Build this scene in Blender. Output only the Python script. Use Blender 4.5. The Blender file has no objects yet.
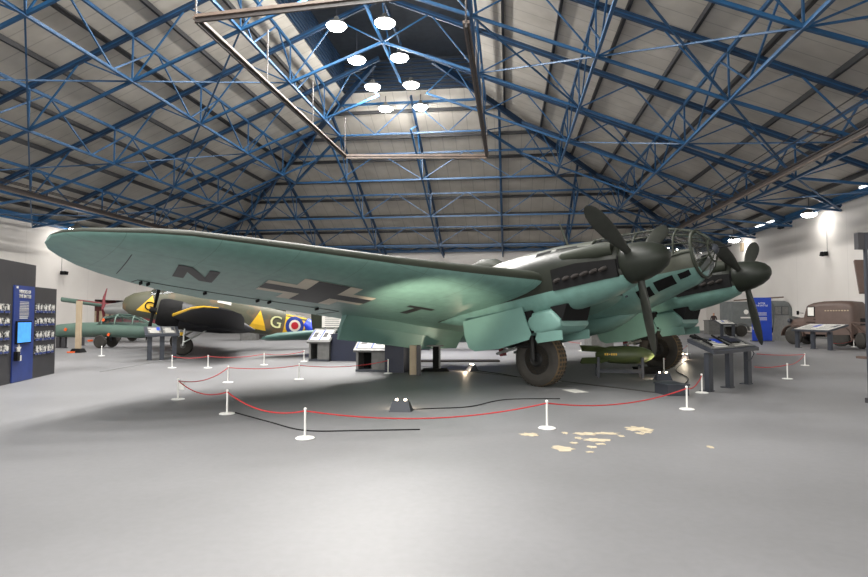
import bpy, bmesh, math, random
from mathutils import Vector, Matrix, Euler
R=math.radians; PI=math.pi
random.seed(7)
scn=bpy.context.scene; COL=scn.collection
# ------------------------------------------------------------------ camera
F_PX=595.0; CAM_H=1.45; HOR=316.2
PIT=math.atan((HOR-288.5)/F_PX)
cd=bpy.data.cameras.new('camera'); cam=bpy.data.objects.new('camera',cd); COL.objects.link(cam)
cd.sensor_width=36; cd.lens=F_PX/868*36; cd.clip_end=300; cd.clip_start=.05
cam.location=(0,0,CAM_H); cam.rotation_euler=(PI/2+PIT,0,0); scn.camera=cam
def ray(px,py):
    u=(px-434)/F_PX; w=(288.5-py)/F_PX
    return Vector((u, math.cos(PIT)-w*math.sin(PIT), math.sin(PIT)+w*math.cos(PIT)))
def gp(px,py,z=0):           # point of the floor (or height z) seen at a pixel of the survey photo
    d=ray(px,py); t=(z-CAM_H)/d.z
    return Vector((0,0,CAM_H))+d*t
def dp(px,py,Y):             # point at distance Y
    d=ray(px,py); return Vector((0,0,CAM_H))+d*(Y/d.y)
# ------------------------------------------------------------------ materials
def S(r,g,b):
    f=lambda c:(c/255/12.92) if c/255<=.04045 else ((c/255+.055)/1.055)**2.4
    return (f(r),f(g),f(b),1)
MATS={}
def mat(name,c,rough=.6,metal=0,var=.12,scale=3.,c2=None,bump=0,emit=0,coat=0,thr=None):
    if name in MATS: return MATS[name]
    m=bpy.data.materials.new(name); m.use_nodes=True; nt=m.node_tree; N=nt.nodes; L=nt.links
    b=N['Principled BSDF']; b.inputs['Roughness'].default_value=rough; b.inputs['Metallic'].default_value=metal
    b.inputs['Coat Weight'].default_value=coat
    tc=N.new('ShaderNodeTexCoord'); n=N.new('ShaderNodeTexNoise'); n.inputs['Scale'].default_value=scale; n.inputs['Detail'].default_value=5
    L.new(tc.outputs['Object'],n.inputs['Vector'])
    r=N.new('ShaderNodeValToRGB'); L.new(n.outputs['Fac'],r.inputs['Fac'])
    if c2 is None:
        a=tuple(x*(1-var) for x in c[:3])+(1,); d=tuple(min(1,x*(1+var)) for x in c[:3])+(1,)
        r.color_ramp.elements[0].color=a; r.color_ramp.elements[1].color=d
        r.color_ramp.elements[0].position=.3; r.color_ramp.elements[1].position=.7
    else:
        t=thr or .5
        r.color_ramp.elements[0].color=c; r.color_ramp.elements[1].color=c2
        r.color_ramp.elements[0].position=t-.02; r.color_ramp.elements[1].position=t+.02
    L.new(r.outputs['Color'],b.inputs['Base Color'])
    if bump:
        bp=N.new('ShaderNodeBump'); bp.inputs['Strength'].default_value=bump; L.new(n.outputs['Fac'],bp.inputs['Height']); L.new(bp.outputs['Normal'],b.inputs['Normal'])
    if emit:
        b.inputs['Emission Color'].default_value=c; b.inputs['Emission Strength'].default_value=emit
    MATS[name]=m; return m
def glass(name,tint=(.9,.95,.95,1),rough=.03,opac=.12):
    if name in MATS: return MATS[name]
    m=bpy.data.materials.new(name); m.use_nodes=True; nt=m.node_tree; N=nt.nodes; L=nt.links
    for x in list(N):
        if x.type=='BSDF_PRINCIPLED': N.remove(x)
    out=[x for x in N if x.type=='OUTPUT_MATERIAL'][0]
    tr=N.new('ShaderNodeBsdfTransparent'); tr.inputs['Color'].default_value=tint
    gl=N.new('ShaderNodeBsdfGlossy'); gl.inputs['Roughness'].default_value=rough; gl.inputs['Color'].default_value=(.95,.97,1,1)
    fr=N.new('ShaderNodeFresnel'); fr.inputs['IOR'].default_value=1.5
    ad=N.new('ShaderNodeMath'); ad.operation='ADD'; ad.inputs[1].default_value=opac; ad.use_clamp=True
    noi=N.new('ShaderNodeTexNoise'); noi.inputs['Scale'].default_value=2.5
    mu=N.new('ShaderNodeMath'); mu.operation='MULTIPLY_ADD'; mu.inputs[1].default_value=.1; L.new(noi.outputs['Fac'],mu.inputs[0]); L.new(fr.outputs[0],mu.inputs[2])
    mx=N.new('ShaderNodeMixShader'); L.new(mu.outputs[0],ad.inputs[0]); L.new(ad.outputs[0],mx.inputs[0]); L.new(tr.outputs[0],mx.inputs[1]); L.new(gl.outputs[0],mx.inputs[2]); L.new(mx.outputs[0],out.inputs[0])
    MATS[name]=m; return m
def paint_mat(name,low,hi1,hi2,z0,panel=True):
    """aircraft paint: light underside colour below height z0 of the airframe, two-tone green camouflage above"""
    m=bpy.data.materials.new(name); m.use_nodes=True; nt=m.node_tree; N=nt.nodes; L=nt.links
    b=N['Principled BSDF']; b.inputs['Roughness'].default_value=.42
    tc=N.new('ShaderNodeTexCoord'); sp=N.new('ShaderNodeSeparateXYZ'); L.new(tc.outputs['Object'],sp.inputs[0])
    n=N.new('ShaderNodeTexNoise'); n.inputs['Scale'].default_value=.55; L.new(tc.outputs['Object'],n.inputs['Vector'])
    r=N.new('ShaderNodeValToRGB'); r.color_ramp.elements[0].position=.48; r.color_ramp.elements[1].position=.52; r.color_ramp.elements[0].color=hi1; r.color_ramp.elements[1].color=hi2; L.new(n.outputs['Fac'],r.inputs[0])
    g=N.new('ShaderNodeMath'); g.operation='GREATER_THAN'; g.inputs[1].default_value=z0; L.new(sp.outputs['Z'],g.inputs[0])
    mx=N.new('ShaderNodeMixRGB'); L.new(g.outputs[0],mx.inputs[0]); mx.inputs[1].default_value=low; L.new(r.outputs[0],mx.inputs[2])
    n2=N.new('ShaderNodeTexNoise'); n2.inputs['Scale'].default_value=6; n2.inputs['Detail'].default_value=8; L.new(tc.outputs['Object'],n2.inputs['Vector'])
    m2=N.new('ShaderNodeMapRange'); m2.inputs[1].default_value=.25;m2.inputs[2].default_value=.75;m2.inputs[3].default_value=.86; m2.inputs[4].default_value=1.1; L.new(n2.outputs['Fac'],m2.inputs[0])
    mm=N.new('ShaderNodeMixRGB'); mm.blend_type='MULTIPLY'; mm.inputs[0].default_value=1; L.new(mx.outputs[0],mm.inputs[1]); L.new(m2.outputs[0],mm.inputs[2])
    last=mm
    if panel:
        # thin darker panel seams: along x every 1.3 m and along y every 1.15 m
        def seam(out,step,w):
            a=N.new('ShaderNodeMath'); a.operation='PINGPONG'; a.inputs[1].default_value=step/2; L.new(sp.outputs[out],a.inputs[0])
            c=N.new('ShaderNodeMath'); c.operation='LESS_THAN'; c.inputs[1].default_value=w; L.new(a.outputs[0],c.inputs[0]); return c
        s1=seam('X',1.3,.006); s2=seam('Y',1.15,.006)
        mxx=N.new('ShaderNodeMath'); mxx.operation='MAXIMUM'; L.new(s1.outputs[0],mxx.inputs[0]); L.new(s2.outputs[0],mxx.inputs[1])
        sc=N.new('ShaderNodeMath'); sc.operation='MULTIPLY'; sc.inputs[1].default_value=.3; L.new(mxx.outputs[0],sc.inputs[0])
        dk=N.new('ShaderNodeMixRGB'); L.new(sc.outputs[0],dk.inputs[0]); L.new(mm.outputs[0],dk.inputs[1]); dk.inputs[2].default_value=(.02,.03,.03,1); last=dk
    L.new(last.outputs[0],b.inputs['Base Color'])
    return m
TEAL=S(103,138,130)
M=dict(
 under=mat('pale_blue_green_paint',TEAL,.5,var=.07,scale=2.2),
 fus=paint_mat('fuselage_paint',TEAL,S(78,80,70),S(62,66,56),2.02),
 nac=paint_mat('nacelle_paint',TEAL,S(36,39,33),S(29,33,27),1.8,False),
 wing=paint_mat('wing_paint',TEAL,TEAL,TEAL,50),
 green=mat('dark_green_paint',S(46,50,42),.6,var=.15,scale=2),
 prop=mat('propeller_black_green',S(44,46,42),.45,var=.15,scale=8),
 spin=mat('spinner_green',S(33,37,31),.42,var=.12,scale=9),
 black=mat('black_matte',S(13,13,14),.85,var=.2,scale=8),
 blackgear=mat('gear_black',S(30,30,30),.45,var=.25,scale=10),
 tailp=mat('tailplane_paint',S(72,102,96),.5,var=.08), stub=mat('exhaust_dark_steel',S(38,34,32),.7,var=.3,scale=9), tyre=mat('tyre_rubber',S(44,41,37),.8,var=.25,scale=6,bump=.2),
 tread=mat('tyre_tread_brown',S(92,76,54),.9,var=.3,scale=8,bump=.3),
 mark_b=mat('marking_black',S(42,42,44),.55,var=.1), mark_w=mat('marking_white',S(205,196,180),.55,var=.06),
 glass=glass('canopy_glass'), case=glass('case_glass',opac=.02),
 steel=mat('steel_blue_paint',S(30,78,118),.45,var=.15,scale=1.5),
 steeld=mat('steel_dark_blue',S(26,52,80),.5,var=.2,scale=1.5),
 lant=mat('lantern_dark',S(40,46,54),.8,var=.2), purlin=mat('purlin_dark_steel',S(46,46,48),.6,var=.2),
 rail=mat('crane_rail_brown',S(98,84,74),.5,var=.25,scale=2),
 raild=mat('rail_dark',S(48,42,40),.5,var=.2),
 white=mat('white_paint',S(228,228,224),.45,var=.04), offw=mat('offwhite_print',S(214,212,205),.5,var=.06,scale=12),
 rope=mat('red_rope',S(178,40,42),.6,var=.12,scale=30),
 dgrey=mat('console_dark_grey',S(46,50,58),.5,var=.1,scale=5), mgrey=mat('console_top_grey',S(96,96,94),.45,var=.2,scale=6),
 bluep=mat('banner_blue',S(18,60,170),.5,var=.06), navy=mat('navy_panel',S(18,25,46),.5,var=.12),
 wallblk=mat('exhibit_black',S(48,47,50),.55,var=.1,scale=3), blued=mat('exhibit_blue',S(28,52,120),.5,var=.1),
 tarp=mat('blue_tarpaulin',S(18,62,205),.35,var=.25,scale=3,bump=.6),
 brown=mat('truck_brown',S(84,68,61),.55,var=.12), grey=mat('truck_grey',S(92,96,96),.5,var=.14),
 wood=mat('beige_board',S(160,144,120),.6,var=.1), maroon=mat('maroon_shutter',S(78,34,32),.6,var=.2),
 bomb=mat('bomb_green',S(66,76,44),.45,var=.12), yellow=mat('marking_yellow',S(222,176,40),.5,var=.06),
 oxf=mat('trainer_camouflage',S(78,78,62),.6,c2=S(104,86,62),scale=.7), oxb=mat('trainer_black_wing',S(34,34,38),.55,var=.15),
 red=mat('marking_red',S(170,30,36),.5), rblue=mat('marking_blue',S(26,48,120),.5), cream=mat('marking_cream',S(205,205,150),.5),
 orange=mat('orange_cover',S(225,92,32),.5,var=.08), sage=mat('pale_sage_paint',S(84,106,96),.5,var=.14,scale=1.3),
 alu=mat('bare_aluminium',S(180,182,180),.35,metal=.7,var=.1), wine=mat('wine_red_paint',S(120,50,56),.5),
 screen=mat('lit_screen',S(70,150,225),.4,var=.25,scale=9,emit=.9), lampw=mat('lamp_enamel',S(225,225,220),.4),
 bulb=mat('lit_bulb',(1,.97,.92,1),.4,emit=60,var=.01), bulbw=mat('lit_floor_bulb',(1,.82,.6,1),.4,emit=25,var=.01), tube=mat('lit_tube',(1,.98,.95,1),.4,emit=8,var=.01),
 plank=mat('plank_wood',S(212,190,140),.6,var=.12,scale=5), skin=mat('skin',S(190,145,120),.6), hair=mat('dark_hair',S(45,35,30),.7), jeans=mat('dark_trousers',S(30,34,48),.8), shirt=mat('blue_shirt',S(44,62,104),.8), jacket=mat('dark_jacket',S(58,46,44),.8),
 photo=mat('portrait_print',S(30,30,32),.5,c2=S(205,205,200),scale=26,thr=.52),
 chip=mat('bare_floor',S(176,164,140),.7,var=.12,scale=9),
)
for k_ in ('prop','spin','nac','black','blackgear','stub','green'):
    M[k_].node_tree.nodes['Principled BSDF'].inputs['Specular IOR Level'].default_value=.25
# ------------------------------------------------------------------ mesh builder
class MB:
    def __init__(s): s.v=[]; s.f=[]; s.mi=[]; s.sm=[]; s.mats=[]
    def m(s,x):
        if isinstance(x,str): x=M[x]
        if x not in s.mats: s.mats.append(x)
        return s.mats.index(x)
    def raw(s,vs,fs,mm,smooth=False,X=None):
        o=len(s.v); k=s.m(mm)
        for p in vs:
            p=Vector(p); s.v.append(tuple(X@p if X is not None else p))
        for f in fs: s.f.append([o+i for i in f]); s.mi.append(k); s.sm.append(smooth)
        return s
    def box(s,c,d,mm,rot=None,X=None,taper=1):
        a,b,h=d[0]/2,d[1]/2,d[2]/2; t=taper
        vs=[(-a,-b,-h),(a,-b,-h),(a,b,-h),(-a,b,-h),(-a*t,-b*t,h),(a*t,-b*t,h),(a*t,b*t,h),(-a*t,b*t,h)]
        T=Matrix.Translation(Vector(c))
        if rot is not None: T=T@(Euler(rot).to_matrix().to_4x4() if not isinstance(rot,Matrix) else rot.to_4x4())
        if X is not None: T=X@T
        return s.raw(vs,[(0,3,2,1),(4,5,6,7),(0,1,5,4),(1,2,6,5),(2,3,7,6),(3,0,4,7)],mm,False,T)
    def beam(s,p,q,w,h,mm,up=(0,0,1)):      # rectangular bar
        p=Vector(p);q=Vector(q);d=(q-p); L=d.length
        if L<1e-5: return s
        z=d/L; u=Vector(up)
        if abs(z.dot(u))>.98: u=Vector((1,0,0))
        x=z.cross(u).normalized(); y=x.cross(z).normalized()
        vs=[]
        for e in (p,q):
            for a,b in((-1,-1),(1,-1),(1,1),(-1,1)): vs.append(e+x*a*w/2+y*b*h/2)
        return s.raw(vs,[(0,3,2,1),(4,5,6,7),(0,1,5,4),(1,2,6,5),(2,3,7,6),(3,0,4,7)],mm)
    def tube(s,pts,r,mm,n=8,closed=False,smooth=True):
        pts=[Vector(p) for p in pts]; vs=[];fs=[]
        prev=None; N=len(pts)
        for i,p in enumerate(pts):
            if closed: t=(pts[(i+1)%N]-pts[i-1])
            else: t=(pts[min(i+1,N-1)]-pts[max(i-1,0)])
            t.normalize()
            if prev is None:
                u=Vector((0,0,1)) if abs(t.z)<.9 else Vector((1,0,0)); x=t.cross(u).normalized()
            else:
                x=(prev-t*prev.dot(t)).normalized()
            prev=x; y=t.cross(x)
            rr=r[i] if isinstance(r,(list,tuple)) else r
            for k in range(n):
                a=2*PI*k/n; vs.append(p+x*math.cos(a)*rr+y*math.sin(a)*rr)
        for i in range(N if closed else N-1):
            j=(i+1)%N
            for k in range(n):
                l=(k+1)%n; fs.append((i*n+k,i*n+l,j*n+l,j*n+k))
        if not closed: fs.append(tuple(range(n-1,-1,-1))); fs.append(tuple((N-1)*n+k for k in range(n)))
        return s.raw(vs,fs,mm,smooth)
    def lathe(s,prof,mm,n=24,X=None,smooth=True):     # profile (r,z) about local z
        vs=[];fs=[]
        for r,z in prof:
            for k in range(n):
                a=2*PI*k/n; vs.append((max(r,1e-4)*math.cos(a),max(r,1e-4)*math.sin(a),z))
        for i in range(len(prof)-1):
            for k in range(n):
                l=(k+1)%n; fs.append((i*n+k,i*n+l,(i+1)*n+l,(i+1)*n+k))
        fs.append(tuple(range(n-1,-1,-1))); fs.append(tuple((len(prof)-1)*n+k for k in range(n)))
        return s.raw(vs,fs,mm,smooth,X)
    def loft(s,secs,mm,smooth=True,cap=True,fm=None,X=None):   # list of rings (same count)
        n=len(secs[0]); vs=[p for r in secs for p in r]; o=len(s.v)
        groups={}
        for i in range(len(secs)-1):
            for k in range(n):
                l=(k+1)%n; key=fm(i,k) if fm else mm
                if key is None: continue
                groups.setdefault(key,[]).append((i*n+k,i*n+l,(i+1)*n+l,(i+1)*n+k))
        if cap: groups.setdefault(mm,[]).append(tuple(range(n-1,-1,-1))); groups[mm].append(tuple((len(secs)-1)*n+k for k in range(n)))
        for p in vs: 
            p=Vector(p); s.v.append(tuple(X@p if X is not None else p))
        for key,fs in groups.items():
            kk=s.m(key)
            for f in fs: s.f.append([o+i for i in f]); s.mi.append(kk); s.sm.append(smooth)
        return s
    def prism(s,poly,h,mm,X=None):          # polygon (x,y) extruded along z by h
        n=len(poly); vs=[(x,y,0) for x,y in poly]+[(x,y,h) for x,y in poly]
        fs=[tuple(range(n-1,-1,-1)),tuple(range(n,2*n))]+[(i,(i+1)%n,(i+1)%n+n,i+n) for i in range(n)]
        return s.raw(vs,fs,mm,False,X)
    def build(s,name,parent=None,fix=True):
        us_=sorted({i for f in s.f for i in f}); mp_={a:k for k,a in enumerate(us_)}; s.v=[s.v[i] for i in us_]; s.f=[[mp_[i] for i in f] for f in s.f]
        me=bpy.data.meshes.new(name); me.from_pydata(s.v,[],s.f)
        for x in s.mats: me.materials.append(x)
        me.polygons.foreach_set('material_index',s.mi); me.polygons.foreach_set('use_smooth',s.sm)
        if fix:
            bm=bmesh.new(); bm.from_mesh(me); bmesh.ops.recalc_face_normals(bm,faces=bm.faces); bm.to_mesh(me); bm.free()
        if any(s.sm):
            try: me.set_sharp_from_angle(angle=R(40))
            except Exception: pass
        me.update()
        o=bpy.data.objects.new(name,me); COL.objects.link(o)
        if parent is not None: o.parent=parent
        return o
def tag(o,label,cat,group=None):
    o['label']=label; o['category']=cat
    if group: o['group']=group
    return o
def struct(o): o['kind']='structure'; return o
def thing(name,label,cat,loc=(0,0,0),rz=0,group=None):
    o=bpy.data.objects.new(name,None); COL.objects.link(o); o.location=loc; o.rotation_euler=(0,0,rz); o.empty_display_size=.2
    return tag(o,label,cat,group)
def children(o): return [c for c in COL.objects if c.parent==o]
def copy_tree(o,parent=None):
    c=o.copy(); COL.objects.link(c)
    if parent is not None: c.parent=parent
    for ch in children(o): copy_tree(ch,c)
    return c
def text_mesh(txt,size,mm,X,name,parent,extr=.004,align='CENTER'):
    cu=bpy.data.curves.new(name,'FONT'); cu.body=txt; cu.size=size; cu.extrude=extr; cu.align_x=align; cu.align_y='CENTER'; cu.resolution_u=3
    t=bpy.data.objects.new('tmp',cu); COL.objects.link(t); bpy.context.view_layer.update()
    me=bpy.data.meshes.new_from_object(t.evaluated_get(bpy.context.evaluated_depsgraph_get()))
    bpy.data.objects.remove(t); bpy.data.curves.remove(cu)
    me.transform(X); me.materials.clear(); me.materials.append(M[mm] if isinstance(mm,str) else mm); me.name=name
    o=bpy.data.objects.new(name,me); COL.objects.link(o)
    if parent is not None: o.parent=parent
    return o
def basis(o,x,y,z):
    m=Matrix.Identity(4)
    for i,a in enumerate((x,y,z)):
        a=Vector(a)
        for k in range(3): m[k][i]=a[k]
    for k in range(3): m[k][3]=o[k]
    return m
# ================================================================== BUILDING
YAW=R(7.2); EV=8.6; SL=.42; VL,VR=-34.,20.; VC=-7.; UE=64.; UN=-18.
def bw(v,u,z=0): return Vector((v*math.cos(YAW)+u*math.sin(YAW), -v*math.sin(YAW)+u*math.cos(YAW), z))
def rz_(d): return EV+SL*d
# floor
def floor_mat():
    m=bpy.data.materials.new('grey_painted_floor'); m.use_nodes=True; nt=m.node_tree; N=nt.nodes; L=nt.links; b=N['Principled BSDF']
    tc=N.new('ShaderNodeTexCoord'); n=N.new('ShaderNodeTexNoise'); n.inputs['Scale'].default_value=.35; n.inputs['Detail'].default_value=7; L.new(tc.outputs['Object'],n.inputs['Vector'])
    r=N.new('ShaderNodeValToRGB'); r.color_ramp.elements[0].position=.3; r.color_ramp.elements[1].position=.72; r.color_ramp.elements[0].color=S(104,104,105); r.color_ramp.elements[1].color=S(124,124,126); L.new(n.outputs['Fac'],r.inputs[0])
    n2=N.new('ShaderNodeTexNoise'); n2.inputs['Scale'].default_value=14; n2.inputs['Detail'].default_value=8; L.new(tc.outputs['Object'],n2.inputs['Vector'])
    mr=N.new('ShaderNodeMapRange'); mr.inputs[3].default_value=.9; mr.inputs[4].default_value=1.08; L.new(n2.outputs['Fac'],mr.inputs[0])
    mm=N.new('ShaderNodeMixRGB'); mm.blend_type='MULTIPLY'; mm.inputs[0].default_value=1; L.new(r.outputs[0],mm.inputs[1]); L.new(mr.outputs[0],mm.inputs[2]); L.new(mm.outputs[0],b.inputs['Base Color'])
    m3=N.new('ShaderNodeMapRange'); m3.inputs[3].default_value=.42; m3.inputs[4].default_value=.6; L.new(n.outputs['Fac'],m3.inputs[0]); L.new(m3.outputs[0],b.inputs['Roughness'])
    b.inputs['Specular IOR Level'].default_value=.35
    bp=N.new('ShaderNodeBump'); bp.inputs['Strength'].default_value=.04; L.new(n2.outputs['Fac'],bp.inputs['Height']); L.new(bp.outputs[0],b.inputs['Normal'])
    return m
M['floor']=floor_mat()
def quad_slab(ps,thick,mm,name):
    b=MB(); n=len(ps); nrm=(Vector(ps[1])-Vector(ps[0])).cross(Vector(ps[2])-Vector(ps[0])).normalized()
    vs=[Vector(p) for p in ps]+[Vector(p)+nrm*thick for p in ps]
    b.raw(vs,[tuple(range(n-1,-1,-1)),tuple(range(n,2*n))]+[(i,(i+1)%n,(i+1)%n+n,i+n) for i in range(n)],mm)
    return struct(b.build(name))
quad_slab([bw(VL,UN),bw(VL,UE),bw(VR,UE),bw(VR,UN)],.2,'floor','floor')
def wall_mat():
    m=bpy.data.materials.new('white_wall'); m.use_nodes=True; nt=m.node_tree; N=nt.nodes; L=nt.links; b=N['Principled BSDF']; b.inputs['Roughness'].default_value=.75
    tc=N.new('ShaderNodeTexCoord'); n=N.new('ShaderNodeTexNoise'); n.inputs['Scale'].default_value=.3; n.inputs['Detail'].default_value=3; L.new(tc.outputs['Object'],n.inputs['Vector'])
    r=N.new('ShaderNodeValToRGB'); r.color_ramp.elements[0].position=.3; r.color_ramp.elements[1].position=.7; r.color_ramp.elements[0].color=S(206,201,196); r.color_ramp.elements[1].color=S(216,212,207); L.new(n.outputs['Fac'],r.inputs[0])
    mp=N.new('ShaderNodeMapping'); mp.inputs['Rotation'].default_value=(0,0,YAW); L.new(tc.outputs['Object'],mp.inputs[0]); sp=N.new('ShaderNodeSeparateXYZ'); L.new(mp.outputs[0],sp.inputs[0])
    a=N.new('ShaderNodeMath'); a.operation='PINGPONG'; a.inputs[1].default_value=3.175; L.new(sp.outputs['Y'],a.inputs[0])
    c=N.new('ShaderNodeMath'); c.operation='LESS_THAN'; c.inputs[1].default_value=.02; L.new(a.outputs[0],c.inputs[0])
    s=N.new('ShaderNodeMath'); s.operation='MULTIPLY'; s.inputs[1].default_value=.18; L.new(c.outputs[0],s.inputs[0])
    x=N.new('ShaderNodeMixRGB'); L.new(s.outputs[0],x.inputs[0]); L.new(r.outputs[0],x.inputs[1]); x.inputs[2].default_value=S(120,118,115); L.new(x.outputs[0],b.inputs['Base Color'])
    return m
M['wall']=wall_mat()
DU0,DU1,DH=45.3,49.6,2.85     # doorway in the left wall
def wallbox(v0,u0,v1,u1,z0,z1,th,name=None,b=None,mm='wall'):
    p,q=bw(v0,u0),bw(v1,u1); own=b is None
    b=b or MB(); d=(q-p); n=Vector((-d.y,d.x,0)).normalized()*th
    vs=[(a.x,a.y,z) for z in(z0,z1) for a in(p,q,q+n,p+n)]
    b.raw(vs,[(0,3,2,1),(4,5,6,7),(0,1,5,4),(1,2,6,5),(2,3,7,6),(3,0,4,7)],mm)
    return b
b=MB(); wallbox(VL,UN,VL,DU0,0,EV,.3,b=b); wallbox(VL,DU1,VL,UE,0,EV,.3,b=b); wallbox(VL,DU0,VL,DU1,DH,EV,.3,b=b); struct(b.build('wall_left'))
b=MB(); wallbox(VR,UE,VR,UN,0,EV,.3,b=b); struct(b.build('wall_right'))
fd0,fd1=18.0,19.6
b=MB(); wallbox(VL,UE,11.8,UE,0,EV,.3,b=b); wallbox(13.6,UE,VR,UE,0,EV,.3,b=b); wallbox(11.8,UE,13.6,UE,2.3,EV,.3,b=b); struct(b.build('wall_far'))
# door recesses
b=MB(); wallbox(VL-1.2,DU0-.2,VL-1.2,DU1+.2,0,DH+.2,.1,b=b,mm='maroon'); wallbox(VL-1.2,DU0,VL-.3,DU0,0,DH,.1,b=b,mm='wallblk')
wallbox(VL-1.2,DU1+.1,VL-.3,DU1+.1,0,DH+.3,.1,b=b,mm='wallblk'); wallbox(VL-1.3,DU0,VL-1.3,DU1,DH+.02,DH+.1,-1.1,b=b,mm='wallblk')
for k in range(5): wallbox(VL-1.15,DU0+.5+k*.8,VL-1.15,DU0+.9+k*.8,.6+.3*(k%2),1.9,-.05,b=b,mm='wood')
struct(b.build('door_1'))
b=MB(); wallbox(11.7,UE+.8,13.7,UE+.8,0,2.4,.1,b=b,mm='mgrey'); wallbox(11.75,UE,11.75,UE+.9,0,2.4,-.05,b=b,mm='mgrey'); wallbox(13.65,UE,13.65,UE+.9,0,2.4,.05,b=b,mm='mgrey'); wallbox(11.7,UE+.3,13.7,UE+.3,2.31,2.4,.7,b=b,mm='mgrey'); wallbox(11.75,UE-.06,13.65,UE-.06,2.3,2.45,.08,b=b,mm='dgrey'); wallbox(12.6,UE+.7,13.5,UE+.7,0,2.2,.05,b=b,mm='wallblk'); struct(b.build('door_2'))
# light beige jamb column by the far door
b=MB(); b.box(bw(14.9,UE-.4,1.6),(1.0,.5,3.2),'wood',rot=(0,0,-YAW)); struct(b.build('trim_1'))
# baseboard strips
for nm,a in(('baseboard_left',(VL+.02,UN,VL+.02,DU0)),('baseboard_right',(VR-.02,UE,VR-.02,UN)),('baseboard_far',(VL,UE-.02,11.8,UE-.02))):
    b=MB(); wallbox(*a,0,.12,.018,b=b,mm='mgrey'); struct(b.build(nm))
# roof deck
def deck_mat():
    m=bpy.data.materials.new('roof_deck'); m.use_nodes=True; nt=m.node_tree; N=nt.nodes; L=nt.links; b=N['Principled BSDF']; b.inputs['Roughness'].default_value=.6
    tc=N.new('ShaderNodeTexCoord'); mp=N.new('ShaderNodeMapping'); mp.inputs['Rotation'].default_value=(0,0,YAW); L.new(tc.outputs['Object'],mp.inputs[0])
    sp=N.new('ShaderNodeSeparateXYZ'); L.new(mp.outputs[0],sp.inputs[0])
    n=N.new('ShaderNodeTexNoise'); n.inputs['Scale'].default_value=.8; n.inputs['Detail'].default_value=6; L.new(tc.outputs['Object'],n.inputs['Vector'])
    r=N.new('ShaderNodeValToRGB'); r.color_ramp.elements[0].position=.3; r.color_ramp.elements[1].position=.72; r.color_ramp.elements[0].color=S(176,170,160); r.color_ramp.elements[1].color=S(198,192,182); L.new(n.outputs['Fac'],r.inputs[0])
    # corrugation ribs that run up the slope
    nrm=N.new('ShaderNodeNewGeometry'); mpn=N.new('ShaderNodeMapping'); mpn.inputs['Rotation'].default_value=(0,0,YAW); L.new(nrm.outputs['True Normal'],mpn.inputs[0]); sn=N.new('ShaderNodeSeparateXYZ'); L.new(mpn.outputs[0],sn.inputs[0])
    ab=N.new('ShaderNodeMath'); ab.operation='ABSOLUTE'; L.new(sn.outputs['X'],ab.inputs[0]); gt=N.new('ShaderNodeMath'); gt.operation='GREATER_THAN'; gt.inputs[1].default_value=.2; L.new(ab.outputs[0],gt.inputs[0])
    mxv=N.new('ShaderNodeMix'); mxv.data_type='FLOAT'; L.new(gt.outputs[0],mxv.inputs[0]); L.new(sp.outputs['X'],mxv.inputs[2]); L.new(sp.outputs['Y'],mxv.inputs[3])
    pp=N.new('ShaderNodeMath'); pp.operation='PINGPONG'; pp.inputs[1].default_value=.525; L.new(mxv.outputs[0],pp.inputs[0])
    lt=N.new('ShaderNodeMath'); lt.operation='LESS_THAN'; lt.inputs[1].default_value=.03; L.new(pp.outputs[0],lt.inputs[0])
    s=N.new('ShaderNodeMath'); s.operation='MULTIPLY'; s.inputs[1].default_value=.3; L.new(lt.outputs[0],s.inputs[0])
    x=N.new('ShaderNodeMixRGB'); L.new(s.outputs[0],x.inputs[0]); L.new(r.outputs[0],x.inputs[1]); x.inputs[2].default_value=S(70,68,66); L.new(x.outputs[0],b.inputs['Base Color'])
    return m
M['deck']=deck_mat()
HW=27.; LN=22.           # half width, offset where the ridge lantern opens
def deck(ps,name):
    q=quad_slab(ps,.12,'deck',name); return q
b=MB()
def addslab(b,ps,th,mm):
    n=len(ps); nr=(Vector(ps[1])-Vector(ps[0])).cross(Vector(ps[2])-Vector(ps[0])).normalized()
    if nr.z<0: nr=-nr
    vs=[Vector(p) for p in ps]+[Vector(p)+nr*th for p in ps]
    b.raw(vs,[tuple(range(n-1,-1,-1)),tuple(range(n,2*n))]+[(i,(i+1)%n,(i+1)%n+n,i+n) for i in range(n)],mm)
addslab(b,[bw(VL-.3,UN,rz_(-.3)),bw(VL-.3,UE+.3,rz_(-.3)),bw(VL+LN,UE-LN,rz_(LN)),bw(VL+LN,UN,rz_(LN))],.12,'deck')
addslab(b,[bw(VR+.3,UN,rz_(-.3)),bw(VR+.3,UE+.3,rz_(-.3)),bw(VR-LN,UE-LN,rz_(LN)),bw(VR-LN,UN,rz_(LN))],.12,'deck')
addslab(b,[bw(VL-.3,UE+.3,rz_(-.3)),bw(VR+.3,UE+.3,rz_(-.3)),bw(VR-LN,UE-LN,rz_(LN)),bw(VL+LN,UE-LN,rz_(LN))],.12,'deck')
# lantern (dark louvred box over the ridge)
zl=rz_(LN)
addslab(b,[bw(VL+LN,UN,zl+2.4),bw(VL+LN,UE-LN,zl+2.4),bw(VR-LN,UE-LN,zl+2.4),bw(VR-LN,UN,zl+2.4)],.1,'lant')
for (a,c,d,e) in((VL+LN,UN,VL+LN,UE-LN),(VR-LN,UE-LN,VR-LN,UN),(VL+LN,UE-LN,VR-LN,UE-LN)):
    wallbox(a,c,d,e,zl,zl+2.4,.08,b=b,mm='lant')
    for k in range(8): wallbox(a,c,d,e,zl+.15+k*.28,zl+.2+k*.28,-.12,b=b,mm='steeld')
struct(b.build('ceiling'))
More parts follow.
